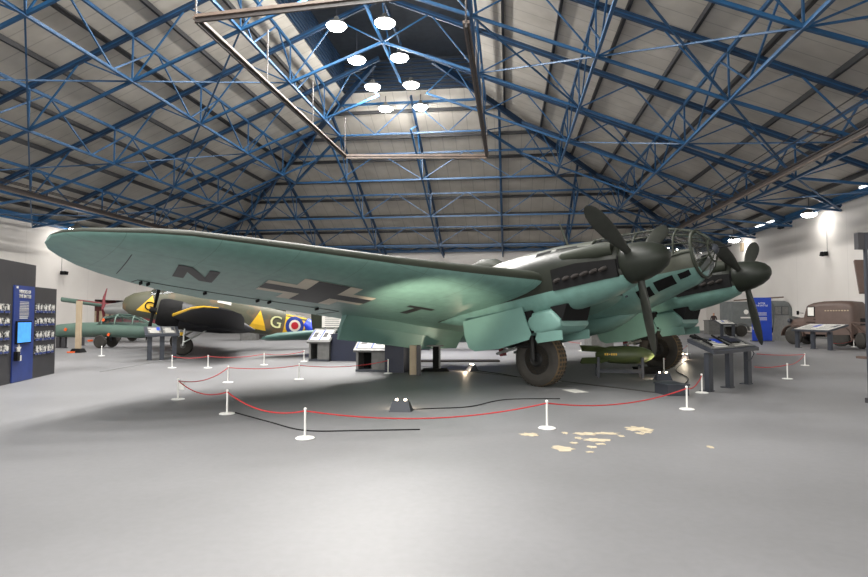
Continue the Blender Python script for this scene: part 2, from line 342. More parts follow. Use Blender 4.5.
# steel frames --------------------------------------------------
STEP=5.4; OFF=.45
def zt(d): return rz_(d)-OFF
DEP=[.3,1.9,2.2,2.3,2.4,2.6]
def zb(d):
    k=d/STEP; i=min(int(k),4); f=k-i
    return zt(d)-(DEP[i]*(1-f)+DEP[min(i+1,5)]*f)
BAY=6.35
us=[UE-BAY*k for k in range(1,13)]
def frame(e,dirv,maxd,name='roof_truss'):
    """lattice rafter from eave point e=(v,u) inwards along dirv to offset maxd"""
    b=MB(); P=lambda d,z:bw(e[0]+dirv[0]*d,e[1]+dirv[1]*d,z)
    b.beam(P(0,zt(0)),P(maxd,zt(maxd)),.14,.3,'steeld'); b.beam(P(0,zt(0)-.02),P(maxd,zt(maxd)-.02),.2,.05,'steel')
    ks=[k*STEP for k in range(0,6) if k*STEP<maxd-.5]+[maxd]
    for a,c in zip(ks,ks[1:]):
        b.beam(P(a,zb(a)),P(c,zb(c)),.13,.13,'steel')
        m=(a+c)/2
        b.beam(P(a,zb(a)),P(m,zt(m)),.065,.065,'steel'); b.beam(P(m,zt(m)),P(c,zb(c)),.065,.065,'steel')
        if a>0: b.beam(P(a,zb(a)),P(a,zt(a)),.07,.07,'steel')
    return struct(b.build(name))
for u in us:
    d=min(HW,UE-u)
    frame((VL,u),(1,0),min(d,HW)); frame((VR,u),(-1,0),min(d,HW))
for j in range(-4,5):
    v=VC+j*BAY
    d=min(v-VL,VR-v,LN+0)
    if d>1: frame((v,UE),(0,-1),d)
for v,s in((VL,1),(VR,-1)):      # hip rafters
    b=MB(); P=lambda d,z:bw(v+s*d,UE-d,z)
    b.beam(P(0,zt(0)),P(LN+3,zt(LN+3)),.2,.4,'steeld'); 
    ks=[k*STEP for k in range(5)]
    for a,c in zip(ks,ks[1:]):
        b.beam(P(a,zb(a)),P(c,zb(c)),.16,.16,'steel'); m=(a+c)/2
        b.beam(P(a,zb(a)),P(m,zt(m)),.07,.07,'steel'); b.beam(P(m,zt(m)),P(c,zb(c)),.07,.07,'steel')
    struct(b.build('hip_truss'))
# longitudinal lattice girders
def girder(p0,p1,d,n):
    b=MB(); a=Vector(p0); c=Vector(p1)
    T=lambda t,z: Vector(((a.x*(1-t)+c.x*t),(a.y*(1-t)+c.y*t),z))
    b.beam(T(0,zb(d)),T(1,zb(d)),.13,.13,'steel'); b.beam(T(0,zt(d)-.1),T(1,zt(d)-.1),.12,.16,'steel')
    for i in range(n):
        t0,t1=i/n,(i+1)/n; m=(t0+t1)/2
        b.beam(T(t0,zt(d)),T(m,zb(d)),.07,.07,'steel'); b.beam(T(m,zb(d)),T(t1,zt(d)),.07,.07,'steel')
    return struct(b.build('roof_girder'))
for k in range(1,6):
    d=k*STEP; ue=UE-min(d,LN+4) ; L_=ue-us[-1]
    n=max(1,round(L_/BAY))
    vv=[VL+d,VR-d] if k<5 else [VC]
    for v in vv: girder(bw(v,us[-1]),bw(v,ue),d,n)
    if k<5: girder(bw(VL+d,UE-d),bw(VR-d,UE-d),d,max(1,round((HW*2-2*d)/BAY)))
# eave girders (under the roof edge) and horizontal wind bracing at eave level
for v,s in((VL,1),(VR,-1)):
    b=MB(); i=.35*s
    b.beam(bw(v+i,us[-1],EV-.15),bw(v+i,UE-.3,EV-.15),.3,.3,'steel'); b.beam(bw(v+i+.5*s,us[-1],EV-.55),bw(v+i+.5*s,UE-.3,EV-.55),.14,.14,'steel')
    struct(b.build('eave_girder'))
b=MB(); b.beam(bw(VL,UE-.4,EV-.1),bw(VR,UE-.4,EV-.1),.3,.3,'steel'); b.beam(bw(VL,UE-1.6,EV+.2),bw(VR,UE-1.6,EV+.2),.15,.15,'steel')
nn=14
for k in range(nn):
    a=VL+54*k/nn; c=VL+54*(k+1)/nn; b.beam(bw(a,UE-.4,EV-.1),bw((a+c)/2,UE-1.6,EV+.2),.1,.1,'steel'); b.beam(bw((a+c)/2,UE-1.6,EV+.2),bw(c,UE-.4,EV-.1),.1,.1,'steel')
struct(b.build('eave_girder'))
# purlins
for k in range(0,9):
    d=1.35+k*2.7
    if d>LN: break
    for v in (VL+d,VR-d):
        b=MB(); b.beam(bw(v,UN,rz_(d)-.14),bw(v,UE-d,rz_(d)-.14),.14,.24,'purlin'); struct(b.build('roof_purlin'))
    b=MB(); b.beam(bw(VL+d,UE-d,rz_(d)-.14),bw(VR-d,UE-d,rz_(d)-.14),.14,.24,'purlin'); struct(b.build('roof_purlin'))
# cross bracing in the plane of the bottom chords
def brace(side,i,k):
    d0,d1=k*STEP,(k+1)*STEP; u0,u1=us[i],us[i+1]
    if d1>UE-u0: return
    v0=(VL+d0) if side<0 else (VR-d0); v1=(VL+d1) if side<0 else (VR-d1)
    b=MB()
    b.beam(bw(v0,u0,zb(d0)),bw(v1,u1,zb(d1)),.07,.07,'steel'); b.beam(bw(v0,u1,zb(d0)),bw(v1,u0,zb(d1)),.07,.07,'steel')
    struct(b.build('wind_brace'))
for side in(-1,1):
    for i in range(1,9,1):
        for k in ((0,2) if i%2 else (1,3)): brace(side,i,k)
# crane rails, hanging frame
for v,nm in((VC-20.5,'left'),(VC+20.5,'right')):
    b=MB(); b.beam(bw(v,UN,8.5),bw(v,60,8.5),.08,.2,'raild'); b.beam(bw(v,UN,8.62),bw(v,60,8.62),.2,.05,'raild'); b.beam(bw(v,UN,8.38),bw(v,60,8.38),.2,.04,'rail')
    for u in us[::1]: b.beam(bw(v,u,8.68),bw(v,u,zb(6.5)+.1),.06,.06,'steeld')
    for q in range(3): b.tube([bw(v-.6-.3*q,UN,9.0+.15*q),bw(v-.6-.3*q,60,9.0+.15*q)],.025,'raild',5)
    for u in us: b.beam(bw(v-1.3,u,9.05),bw(v,u,8.72),.05,.05,'raild')
    t=b.build('crane_rail'); tag(t,'long brown overhead crane rail running along the '+nm+' side of the roof','crane rail','overhead crane rails')
b=MB(); Zf=11.0
q=[dp(196,10,18.6),dp(345,155,35),dp(487,150,35),dp(466,18,18.9)]
for p in q: p.z=Zf
near=[q[0]-(q[1]-q[0])*.02,q[3]]
qn=Vector((1.6,16.7,Zf))
for a,c in((q[0],q[1]),(q[1],q[2]),(q[2],q[3]),(q[0],qn)): 
    b.beam(a,c,.22,.1,'rail'); b.beam(a+Vector((0,0,-.1)),c+Vector((0,0,-.1)),.08,.16,'raild' if a is not q[1] else 'rail')
for a,c in((q[0],q[1]),(q[2],q[3])):
    for t in(0,.33,.66,1): p=a.lerp(c,t); b.beam(p,p+Vector((0,0,2.3)),.05,.05,'raild')
o=b.build('hanging_track'); tag(o,'large rectangular brown steel track hung from the middle of the roof','track')
# pendant lamps in two rows
def make_pendant():
    t=thing('pendant_lamp','','lamp')
    b=MB(); b.lathe([(.04,.45),(.09,.42),(.12,.3),(.34,.14),(.43,0),(.41,0),(.32,.12),(.10,.28),(.05,.29)],'mgrey',20); b.build('lamp_shade',t)
    b=MB(); b.lathe([(.02,.26),(.09,.22),(.22,.1),(.36,.03),(.41,-.02),(.34,-.13),(.18,-.2),(.001,-.22)],'bulb',16); b.build('bulb',t)
    b=MB(); b.tube([(0,0,.5),(0,0,1.6)],.02,'dgrey',6); b.build('rod',t)
    return t
pl=make_pendant()
rows=[(-8.95,'left'),(-6.35,'right')]; first=True; ordn=['farthest','second farthest','third farthest','fourth farthest']
for v,side in rows:
    for i in range(12):
        u=42.4-4.2*i
        o=pl if first else copy_tree(pl); first=False
        o.location=bw(v,u,16.75); o.scale=(1.3,1.3,1.1)
        vis=i<4
        o['label']=('%s bright pendant lamp in the %s row under the roof ridge'%(ordn[i],side)) if vis else 'bright pendant lamp under the roof ridge above the viewer'
        o['group']='pendant lamps under the roof ridge'
        if not vis: o['group']='pendant lamps above the viewer'
        ld=bpy.data.lights.new('pendant_light','SPOT'); ld.energy=1250; ld.spot_size=R(165); ld.spot_blend=.4; ld.shadow_soft_size=.22; ld.color=(1,.97,.93)
        lo=bpy.data.objects.new('pendant_light',ld); COL.objects.link(lo); lo.parent=o; lo.location=(0,0,-.3)
        l2=bpy.data.lights.new('shade_glow','POINT'); l2.energy=420; l2.shadow_soft_size=.25; l2.color=(1,.97,.93); lo2=bpy.data.objects.new('shade_glow',l2); COL.objects.link(lo2); lo2.parent=o; lo2.location=(0,0,-.35)
# bay lamps along the right wall, added ones along the left (small cones near the eave) with tubes between
def eave_lamp(px,py,label):
    # on the line v=VR-1.2
    d=ray(px,py); v=VR-1.0
    # solve for point with building v
    t=v/(d.x*math.cos(YAW)-d.y*math.sin(YAW)); p=Vector((0,0,CAM_H))+d*t
    o=copy_tree(pl); o.location=p; o.scale=(1.1,1.1,1.0); o['label']=label; o['group']='high bay lamps along the right eave'
    for c in children(o):
        if c.type=='LIGHT': c.data=c.data.copy(); c.data.energy=45
    return p
pA=eave_lamp(734,240,'far small pendant lamp near the eave of the right wall'); pB=eave_lamp(809,214,'nearer small pendant lamp near the eave of the right wall')
for k in range(1,4):
    for (v,) in((VR-1.4,),):
        o=copy_tree(pl); o.location=bw(v,bwu:=26-10*k,8.0); o['label']='pendant lamp near the right eave beside the viewer'; o['group']='high bay lamps beside the viewer'
        for c in children(o):
            if c.type=='LIGHT': c.data=c.data.copy(); c.data.energy=45
for k in range(5):  # lamps added to light the left side of the hall
    o=copy_tree(pl); o.location=bw(VL+1.6,54-13*k,8.0); o['label']='pendant lamp added near the left eave behind the wing'; o['group']='added high bay lamps along the left eave'
    for c in children(o):
        if c.type=='LIGHT': c.data=c.data.copy(); c.data.energy=45
for (a,c,lab) in(((756,226.5),(774,221.5),'short bright tube light at the right eave between the small lamps'),((860,188),(869,184.5),'bright tube light at the right eave nearest the frame edge')):
    ps=[]
    for px,py in(a,c):
        d=ray(px,py); t=(VR-.5)/(d.x*math.cos(YAW)-d.y*math.sin(YAW)); ps.append(Vector((0,0,CAM_H))+d*t)
    z=(ps[0].z+ps[1].z)/2
    for p in ps: p.z=z
    t=thing('tube_light',lab,'tube light',ps[0],0,'tube lights along the right eave')
    b=MB(); b.beam(Vector((0,0,.08)),ps[1]-ps[0]+Vector((0,0,.08)),.2,.06,'white'); b.build('housing',t)
    b=MB(); b.tube([Vector((0,0,0)),ps[1]-ps[0]],.05,'tube',8); b.build('tube',t)
# small wall floodlights / speakers
def wallfix(px,py,side,label,kind='camera'):
    v=(VR-.25) if side>0 else (VL+.3)
    d=ray(px,py); t=v/(d.x*math.cos(YAW)-d.y*math.sin(YAW)); p=Vector((0,0,CAM_H))+d*t
    o=thing('wall_floodlight',label,'floodlight',p,-YAW,'small dark twin floodlights on the walls')
    b=MB(); b.box((0,-.16,0),(.2,.26,.26),'black'); b.build('lamp_head',o); b=MB(); b.box((0,.2,.02),(.2,.26,.26),'black',rot=(0,.2,0)); b.build('lamp_head',o)
    b=MB(); b.tube([(0,0,0),(side*.28,0,0)],.03,'dgrey',6); b.tube([(side*.2,0,0),(side*.2,0,1.6)],.012,'dgrey',5); b.build('bracket',o)
wallfix(781,227,1,'small dark twin floodlight high on the right wall under the eave')
wallfix(824,254,1,'small dark twin floodlight in the middle of the right wall')
wallfix(64,273,-1,'small dark twin floodlight on the left wall beneath the wing tip')
d=ray(742,247); t=(VR-.06)/(d.x*math.cos(YAW)-d.y*math.sin(YAW)); p=Vector((0,0,CAM_H))+d*t
b=MB(); b.box((0,0,0),(.08,.7,.7),'wood',rot=(0,0,-YAW)); o=b.build('wall_vent'); o.location=p; tag(o,'small square grey beige vent on the right wall above the far propeller','vent')

# ================================================================== BOMBER
WX,WY,PSI,TH=4.172,14.275,R(-46.05),R(10.376)
RT=.56
Fm=Matrix.Translation((WX,WY,RT))@Matrix.Rotation(PSI,4,'Z')@Matrix.Rotation(-TH,4,'Y')@Matrix.Translation((0,0,-RT))
ac=thing('bomber_aircraft','large twin-engined bomber with pale blue-green underside, black cross and letters N and T','aircraft')
ac.matrix_world=Fm
# fuselage sections: x, zc, halfwidth, top, bottom
FS=[(2.93,2.36,.03,.03,.03),(2.9,2.35,.14,.14,.14),(2.82,2.34,.30,.30,.32),(2.66,2.33,.46,.47,.48),(2.4,2.31,.60,.62,.60),(2.05,2.28,.70,.78,.64),(1.6,2.26,.77,.89,.74),(1.0,2.25,.81,.97,.88),
    (.3,2.27,.82,1.02,.96),(-.8,2.33,.82,1.10,1.02),(-2.0,2.4,.81,1.08,1.06),(-3.2,2.45,.80,1.04,1.05),(-4.6,2.5,.74,.93,.98),(-6.4,2.57,.62,.75,.82),(-8.4,2.64,.46,.56,.60),(-10.4,2.7,.30,.40,.38),(-12.0,2.74,.16,.24,.2),(-12.9,2.76,.04,.08,.08)]
NS=36
def fsec(x):
    for a,b_ in zip(FS,FS[1:]):
        if a[0]>=x>=b_[0]:
            t=(a[0]-x)/(a[0]-b_[0]); t2=t
            return [a[i]*(1-t2)+b_[i]*t2 for i in range(5)]
def fpt(x,ang,off=0):
    s=fsec(x); c,sn=math.cos(ang),math.sin(ang)
    yo=-.10*max(0,min(1,(x-1.4)/1.2))
    return Vector((x,yo+(s[2]+off)*c, s[1]+((s[3] if sn>=0 else s[4])+off)*sn))
xs=[f[0] for f in FS]
xs=sorted(set(xs+[2.55,2.25,1.85,1.35,.7,-.3,-1.4]),reverse=True)
rings=[[fpt(x,2*PI*k/NS) for k in range(NS)] for x in xs]
ang=lambda k:(k+.5)*360/NS
def isglass(i,k):
    x=(xs[i]+xs[i+1])/2; a=ang(k)
    if x>2.66: return True
    if x>1.0 and 5<a<175: return True
    if x<=1.0 and x>.3 and (20<a<70 or 110<a<160): return True
    return False
b=MB(); b.loft(rings,M['fus'],cap=False,fm=lambda i,k:None if isglass(i,k) else M['fus']); b.build('fuselage',ac)
b=MB(); b.loft(rings,M['glass'],cap=False,fm=lambda i,k:M['glass'] if isglass(i,k) else None); b.build('canopy_glazing',ac)
# glazing frames
b=MB()
def arc(x,a0,a1,r,mm='green',n=20): b.tube([fpt(x,R(a0+(a1-a0)*i/n),.008) for i in range(n+1)],r,mm,6)
def lon(a,x0,x1,r,mm='green',n=10): b.tube([fpt(x0+(x1-x0)*i/n,R(a),.008) for i in range(n+1)],r,mm,6)
b.tube([fpt(2.62,2*PI*i/32,.015) for i in range(32)],.035,'green',8,closed=True)
b.tube([fpt(2.86,2*PI*i/20,.01) for i in range(20)],.02,'green',6,closed=True)
for x in(2.3,1.85,1.4,1.0): arc(x,2,178,.022)
arc(.32,15,75,.03); arc(.32,105,165,.03)
for a in(3,177): lon(a,2.62,1.0,.03)
for a in(25,48,70,90,110,132,155): lon(a,2.62,1.0,.015)
for a in(18,72,108,162): lon(a,1.0,.32,.025)
for a in(30,75,105,150,205,240,300,335): lon(a,2.92,2.62,.016,n=5)
b.build('canopy_frame',ac)
b=MB(); b.lathe([(.10,-.06),(.12,0),(.09,.06),(.03,.1)],'dgrey',14,X=Matrix.Translation((2.9,-.10,2.36))@Matrix.Rotation(PI/2,4,'Y')); b.tube([(2.95,-.1,2.37),(3.25,-.12,2.34)],.018,'black',6); b.build('nose_gun_mount',ac)
# bola window panes (dark) on the lower nose
for (x0,x1,a0,a1) in((2.48,2.25,214,228),(2.15,1.72,212,234),(1.62,1.28,216,236),(2.48,2.25,312,326),(2.15,1.72,306,328),(1.62,1.28,304,324)):
    b=MB(); g=[[fpt(x0+(x1-x0)*i/3,R(a0+(a1-a0)*j/3),.006) for j in range(4)] for i in range(4)]
    b.raw([p for r in g for p in r],[(i*4+j,i*4+j+1,(i+1)*4+j+1,(i+1)*4+j) for i in range(3) for j in range(3)],'black',True); b.build('nose_window',ac,fix=False)
# interior
b=MB(); b.box((1.25,-.05,1.82),(1.4,.8,.05),'dgrey'); b.box((1.05,0,2.3),(.06,1.3,1.2),'dgrey'); b.build('cockpit_floor',ac)
b=MB(); b.box((1.35,.32,1.95),(.45,.42,.1),'black'); b.box((1.15,.32,2.3),(.08,.42,.7),'black'); b.box((1.45,-.3,2.0),(.5,.4,.3),'dgrey'); b.build('crew_seat',ac)
b=MB(); b.box((2.15,.1,2.35),(.12,.6,.25),'dgrey'); b.tube([(2.0,.25,1.8),(1.9,.25,2.2)],.025,'alu',6); b.tube([(2.3,-.35,1.9),(2.1,-.35,2.35)],.04,'alu',6); b.box((1.9,-.3,2.05),(.25,.2,.25),'alu'); b.build('instrument_panel',ac)
# dorsal gun hood, aerial mast
b=MB()
rr=[]
for x,h,w in((-2.75,.02,.30),(-3.0,.20,.36),(-3.4,.30,.38),(-3.9,.24,.34),(-4.3,.03,.26)):
    s=fsec(x); rr.append([Vector((x,w*math.cos(PI*k/10),s[1]+s[3]-.08+(h+.06)*math.sin(PI*k/10))) for k in range(11)])
b.loft(rr,M['green'],cap=True); b.build('dorsal_hood',ac)
b=MB(); b.tube([(-.6,0,3.4),(-.75,0,4.1)],[.035,.015],'green',6); b.build('aerial_mast',ac)
b=MB()
for (x0,x1) in ((-.1,-.7),(-.85,-1.3)):
    for a0,a1 in((118,152),(28,62)):
        g=[[fpt(x0+(x1-x0)*i/3,R(a0+(a1-a0)*j/3),.01) for j in range(4)] for i in range(4)]
        b.raw([p for r in g for p in r],[(i*4+j,i*4+j+1,(i+1)*4+j+1,(i+1)*4+j) for i in range(3) for j in range(3)],'black',True)
b.build('side_window',ac,fix=False)
# ventral gondola
gs=[]
for x,w,zt_,zb_ in((.9,.05,1.5,1.35),(.6,.25,1.5,1.22),(.1,.38,1.5,1.08),(-1.2,.42,1.55,1.0),(-2.6,.40,1.6,1.04),(-3.6,.30,1.7,1.25),(-4.4,.08,1.75,1.55)):
    zc=(zt_+zb_)/2; gs.append([Vector((x,w*math.copysign(abs(math.cos(2*PI*k/20))**.8,math.cos(2*PI*k/20)),zc+(zt_-zb_)/2*math.sin(2*PI*k/20))) for k in range(20)])
b=MB(); b.loft(gs,M['under']); b.build('belly_gondola',ac)
# wings ------------------------------------------------------
WS=[(.0,1.0,-5.0,1.78,.82),(.8,1.0,-5.0,1.82,.80),(2.72,.80,-4.85,2.03,.74),(3.43,.72,-4.6,2.11,.68),(5.0,.31,-4.36,2.27,.60),(6.3,.04,-4.22,2.40,.53),(8.07,-.26,-4.06,2.58,.45),(9.0,-.42,-3.78,2.67,.39),(9.6,-.54,-3.5,2.73,.34),(10.1,-.72,-3.18,2.77,.29),(10.5,-.94,-2.84,2.80,.24),(10.8,-1.12,-2.5,2.83,.19),(11.0,-1.3,-2.2,2.845,.12),(11.1,-1.5,-1.9,2.85,.05)]
CH=[0,.004,.015,.04,.08,.14,.22,.32,.44,.56,.68,.8,.9,.97,1]
def yt(s,t): return 5*t*(.2969*math.sqrt(s)-.126*s-.3516*s*s+.2843*s**3-.1036*s**4)
def wsec(y):
    y=abs(y)
    for a,c in zip(WS,WS[1:]):
        if a[0]<=y<=c[0]:
            t=(y-a[0])/(c[0]-a[0]); return [a[i]*(1-t)+c[i]*t for i in range(5)]
    return list(WS[-1])
def wlow(x,y):      # underside height
    s=wsec(y); q=max(0,min(1,(s[1]-x)/(s[1]-s[2]))); return s[3]-.95*yt(q,s[4])*.9
def make_wing(sg,name):
    ys=[w[0] for w in WS]; ys=sorted(set(ys+[1.7,4.2,7.2])); rings=[]
    for y in ys:
        s=wsec(y); c=s[1]-s[2]; r=[]
        for q in CH: r.append(Vector((s[1]-q*c,sg*y,s[3]+1.15*yt(q,s[4])*.9+.0)))
        for q in CH[::-1][1:-1]: r.append(Vector((s[1]-q*c,sg*y,s[3]-.95*yt(q,s[4])*.9)))
        rings.append(r)
    nc=len(CH)-1
    b=MB(); b.loft(rings,M['wing'],fm=lambda i,k:M['green'] if (k<nc or k>=len(rings[0])-1) else M['wing'])
    def decal(poly,mm,off):
        # poly given as (x,y) with local shear so strokes follow the ribs
        if sg>0: poly=[(x,y) for x,y in poly]
        # subdivide by fan on a grid
        import itertools
        bm=bmesh.new(); vs=[bm.verts.new((x,y,0)) for x,y in poly]; f=bm.faces.new(vs); bmesh.ops.triangulate(bm,faces=[f])
        bmesh.ops.subdivide_edges(bm,edges=bm.edges,cuts=3,use_grid_fill=True)
        bm.verts.index_update()
        b.raw([(v.co.x,v.co.y*-sg if sg>0 else v.co.y,wlow(v.co.x,v.co.y)-off) for v in bm.verts],[tuple(v.index for v in f.verts) for f in bm.faces],mm); bm.free()
    if sg<0:
        sh=lambda x0,k,pl_:[(x,y-k*(x-x0)) for x,y in pl_]
        N_=[(-1.57,-9.30),(-1.57,-9.13),(-2.08,-8.75),(-1.57,-8.75)]
        dec=[]
        # letter N as three strokes
        x1,x0=-1.57,-2.34
        for pl_ in ([(x1,-9.32),(x1,-9.14),(x0,-9.14),(x0,-9.32)],[(x1,-8.83),(x1,-8.66),(x0,-8.66),(x0,-8.83)],[(x1,-9.32),(x1,-9.10),(x0,-8.66),(x0,-8.88)]):
            decal(sh(-1.95,-.24,[(x,y-.0) for x,y in pl_]) if False else [(x,y+.24*(-(x+1.95))) for x,y in pl_],'mark_b',.006)
        for pl_ in([(-1.60,-4.68),(-1.60,-3.98),(-1.76,-3.98),(-1.76,-4.68)],[(-1.76,-4.46),(-1.76,-4.26),(-2.41,-4.26),(-2.41,-4.46)]):
            decal([(x,y+.22*(-(x+1.75))) for x,y in pl_],'mark_b',.006)
        cx,cy=-1.9,-6.72
        def cr(pl_,mm,off): decal([(cx+a,cy+b2+.2*(-a)) for a,b2 in pl_],mm,off)
        hx,hy=.80,1.14
        # white flanks then black arms
        cr([(-.38,-hy),(.38,-hy),(.38,hy),(-.38,hy)],'mark_w',.005); cr([(-hx,-.60),(hx,-.60),(hx,.60),(-hx,.60)],'mark_w',.0055)
        cr([(-.19,-hy),(.19,-hy),(.19,hy),(-.19,hy)],'mark_b',.009); cr([(-hx,-.33),(hx,-.33),(hx,.33),(-hx,.33)],'mark_b',.0095)
        # aileron / flap gaps and hinges
        for (xa,ya,xb,yb) in((-3.3,-5.3,-3.15,-9.5),(-3.3,-5.3,-4.2,-5.3),(-3.15,-9.5,-3.5,-9.5),(-2.9,-9.9,-1.5,-10.1)):
            pts=[(xa+(xb-xa)*i/8,ya+(yb-ya)*i/8) for i in range(9)]
            b.tube([Vector((x,y,wlow(x,y)-.001)) for x,y in pts],.008,'mark_b',4)
        for y in(-5.9,-7.0,-7.25,-8.3,-9.3,-9.42):
            x=-3.25; b.box((x,y,wlow(x,y)-.03),(.12,.025,.05),'black')
    return b.build(name,ac)
make_wing(-1,'wing'); make_wing(1,'wing')
# flaps, lowered
for sg in(-1,1):
    b=MB(); st=[]
    for y in(4.85,3.6,2.35,.95):
        s=wsec(y); x0=-3.55; z0=wlow(x0,y)+.06; dn=.56 if y>1.2 else .42
        r=[Vector((x0,sg*y,z0)),Vector((x0-.28,sg*y,z0-dn*.42)),Vector((x0-.52,sg*y,z0-dn)),Vector((x0-.58,sg*y,z0-dn+.02)),Vector((x0-.42,sg*y,z0-dn*.42)),Vector((x0-.22,sg*y,z0+.04))]
        st.append(r)
    b.loft(st,M['under'],smooth=False); b.build('flap',ac)
# tailplane and fin
for sg in(-1,1):
    b=MB(); st=[]
    for y,xl,xt,z,t in((.1,-10.3,-12.4,2.80,.3),(1.5,-10.5,-12.25,2.80,.28),(2.4,-10.9,-12.1,2.80,.24),(2.75,-11.35,-11.75,2.80,.1)):
        c=xl-xt; st.append([Vector((xl-q*c,sg*y,z+yt(q,t)*1)) for q in CH]+[Vector((xl-q*c,sg*y,z-yt(q,t)*1)) for q in CH[::-1][1:-1]])
    b.loft(st,M['tailp']); b.build('tailplane',ac)
b=MB(); st=[]
for z,xl,xt,t in((2.8,-9.9,-12.6,.16),(3.6,-10.6,-12.7,.14),(4.3,-11.2,-12.6,.1),(4.6,-11.7,-12.3,.04)):
    c=xl-xt; st.append([Vector((xl-q*c,yt(q,t),z)) for q in CH]+[Vector((xl-q*c,-yt(q,t),z)) for q in CH[::-1][1:-1]])
b.loft(st,M['green']); b.build('tail_fin',ac)
# tail wheel: reaches the floor
tw=Fm.inverted()@Vector((*(Fm@Vector((-10.9,0,2))).xy,.2))
b=MB(); b.tube([(tw.x+.1,0,2.5),tw+Vector((0,.1,0))],.04,'blackgear',8); b.lathe([(.05,-.08),(.19,-.06),(.2,0),(.19,.06),(.05,.08)],'tyre',18,X=Matrix.Translation(tw)@Matrix.Rotation(PI/2,4,'X')); b.build('tail_wheel',ac)
# engines
EY,PX,PZ=2.722,2.467,2.017
for sg,ph in((-1,.2),(1,-4.79)):
    cy=sg*EY
    # nacelle loft: x, halfw, top, bottom
    sec=[(2.30,.34,2.36,1.64),(2.26,.38,2.41,1.60),(2.0,.44,2.48,1.52),(1.5,.50,2.58,1.44),(1.0,.54,2.64,1.40),(.4,.55,2.64,1.38),(-.4,.55,2.60,1.36),(-1.2,.50,2.48,1.42),(-2.0,.38,2.36,1.58),(-2.7,.2,2.22,1.78),(-3.2,.05,2.1,1.95)]
    rg=[]
    for x,w,t,bo in sec:
        zc=1.98; r=[]
        for k in range(28):
            a=2*PI*k/28; c,s_=math.cos(a),math.sin(a); e=.78
            r.append(Vector((x,cy+w*math.copysign(abs(c)**e,c),zc+(t-zc if s_>=0 else zc-bo)*math.copysign(abs(s_)**e,s_))))
        rg.append(r)
    b=MB(); b.loft(rg,M['nac']); b.build('engine_nacelle',ac)
    # exhaust recess plates with stubs on both sides
    for sd in(-1,1):
        b=MB(); yy=cy+sd*.515
        b.raw([(.95,yy-sd*.04,1.80),(2.26,yy-sd*.16,1.78),(2.26,yy-sd*.16,2.1),(1.5,yy-sd*.05,2.2),(.95,yy-sd*.04,2.2),(.95,yy+sd*.045,1.78),(2.26,yy-sd*.09,1.78),(2.26,yy-sd*.09,2.1),(1.5,yy+sd*.02,2.2),(.95,yy+sd*.045,2.2)],[(0,1,2,3,4),(9,8,7,6,5),(0,5,6,1),(1,6,7,2),(2,7,8,3),(3,8,9,4),(4,9,5,0)],'black')
        for i in range(6):
            x=1.08+i*.19; yo=yy+sd*.03-sd*.022*i*.7; b.tube([(x+.04,yo-sd*.03,1.98),(x-.01,yo+sd*.03,1.965),(x-.07,yo+sd*.045,1.945)],[.042,.04,.03],'stub',8)
        b.build('exhaust_stubs',ac)
    b=MB(); b.tube([(2.2,cy-.32*1,2.32),(1.95,cy-.36,2.34),(1.2,cy-.36,2.4),(.9,cy-.3,2.42)],[.13,.15,.12,.03],'green',12); b.build('air_intake',ac)
    # upper cowl fillet over the wing
    # radiator bath
    rs=[]
    for x,w,t,bo in((-.4,.40,1.48,1.36),(-.15,.46,1.5,1.12),(.15,.5,1.5,1.03),(.5,.52,1.5,.98),(.78,.53,1.49,.99),(.88,.52,1.36,1.03),(.95,.50,1.25,1.10)):
        zc=(t+bo)/2; rs.append([Vector((x,cy+w*math.copysign(abs(math.cos(2*PI*k/24))**.35,math.cos(2*PI*k/24)),zc+(t-bo)/2*math.copysign(abs(math.sin(2*PI*k/24))**.45,math.sin(2*PI*k/24)))) for k in range(24)])
    b=MB(); b.loft(rs,M['under']); b.build('radiator_bath',ac)
    b=MB(); b.raw([(.76,cy-.47,1.49),(.965,cy-.45,1.20),(.965,cy+.45,1.20),(.76,cy+.47,1.49),(.76,cy-.47,1.51),(1.12,cy-.44,1.51),(1.12,cy+.44,1.51),(.76,cy+.47,1.51)],[(0,1,2,3),(4,7,6,5),(0,4,5,1),(2,6,7,3),(1,5,6,2),(0,3,7,4)],'black'); b.build('radiator_intake',ac)
    # gear doors
    for sd in(-1,1):
        b=MB(); y0=cy+sd*.55
        poly=[(.16,1.62),(.22,1.3),(.3,1.05),(.22,.95),(-.55,.88),(-1.25,.92),(-1.42,1.02),(-1.5,1.3),(-1.5,1.62)]
        b.raw([(x,y0+sd*.03*(1.6-z)+sd*(.02 if z<1.2 else 0),z) for x,z in poly]+[(x,y0+sd*.03*(1.6-z)+sd*.03,z) for x,z in poly],[tuple(range(9)),tuple(range(17,8,-1))]+[(i,(i+1)%9,(i+1)%9+9,i+9) for i in range(9)],'under'); b.build('gear_door',ac)
        b=MB(); poly=[(.38,1.08),(.95,1.02),(.93,.84),(.34,.86),(.3,.95)]
        n=len(poly); b.raw([(x,cy+sd*.46,z) for x,z in poly]+[(x,cy+sd*.49,z) for x,z in poly],[tuple(range(n)),tuple(range(2*n-1,n-1,-1))]+[(i,(i+1)%n,(i+1)%n+n,i+n) for i in range(n)],'under'); b.build('gear_door',ac)
    b=MB(); b.box((-.55,cy,1.42),(1.7,.9,.16),'black'); b.box((.2,cy,1.3),(.2,1.0,.45),'black'); b.build('wheel_well',ac)
    # undercarriage
    ax=Vector((0,cy,RT))
    b=MB()
    X=Matrix.Translation(ax)@Matrix.Rotation(PI/2,4,'X')
    prof=[(.30,-.15),(.40,-.19),(.48,-.185),(.535,-.15),(.556,-.09),(.558,0),(.556,.09),(.535,.15),(.48,.185),(.40,.19),(.30,.15)]
    b.lathe(prof[:4],'tyre',40,X=X); b.lathe(prof[3:8],'tread',40,X=X); b.lathe(prof[7:],'tyre',40,X=X)
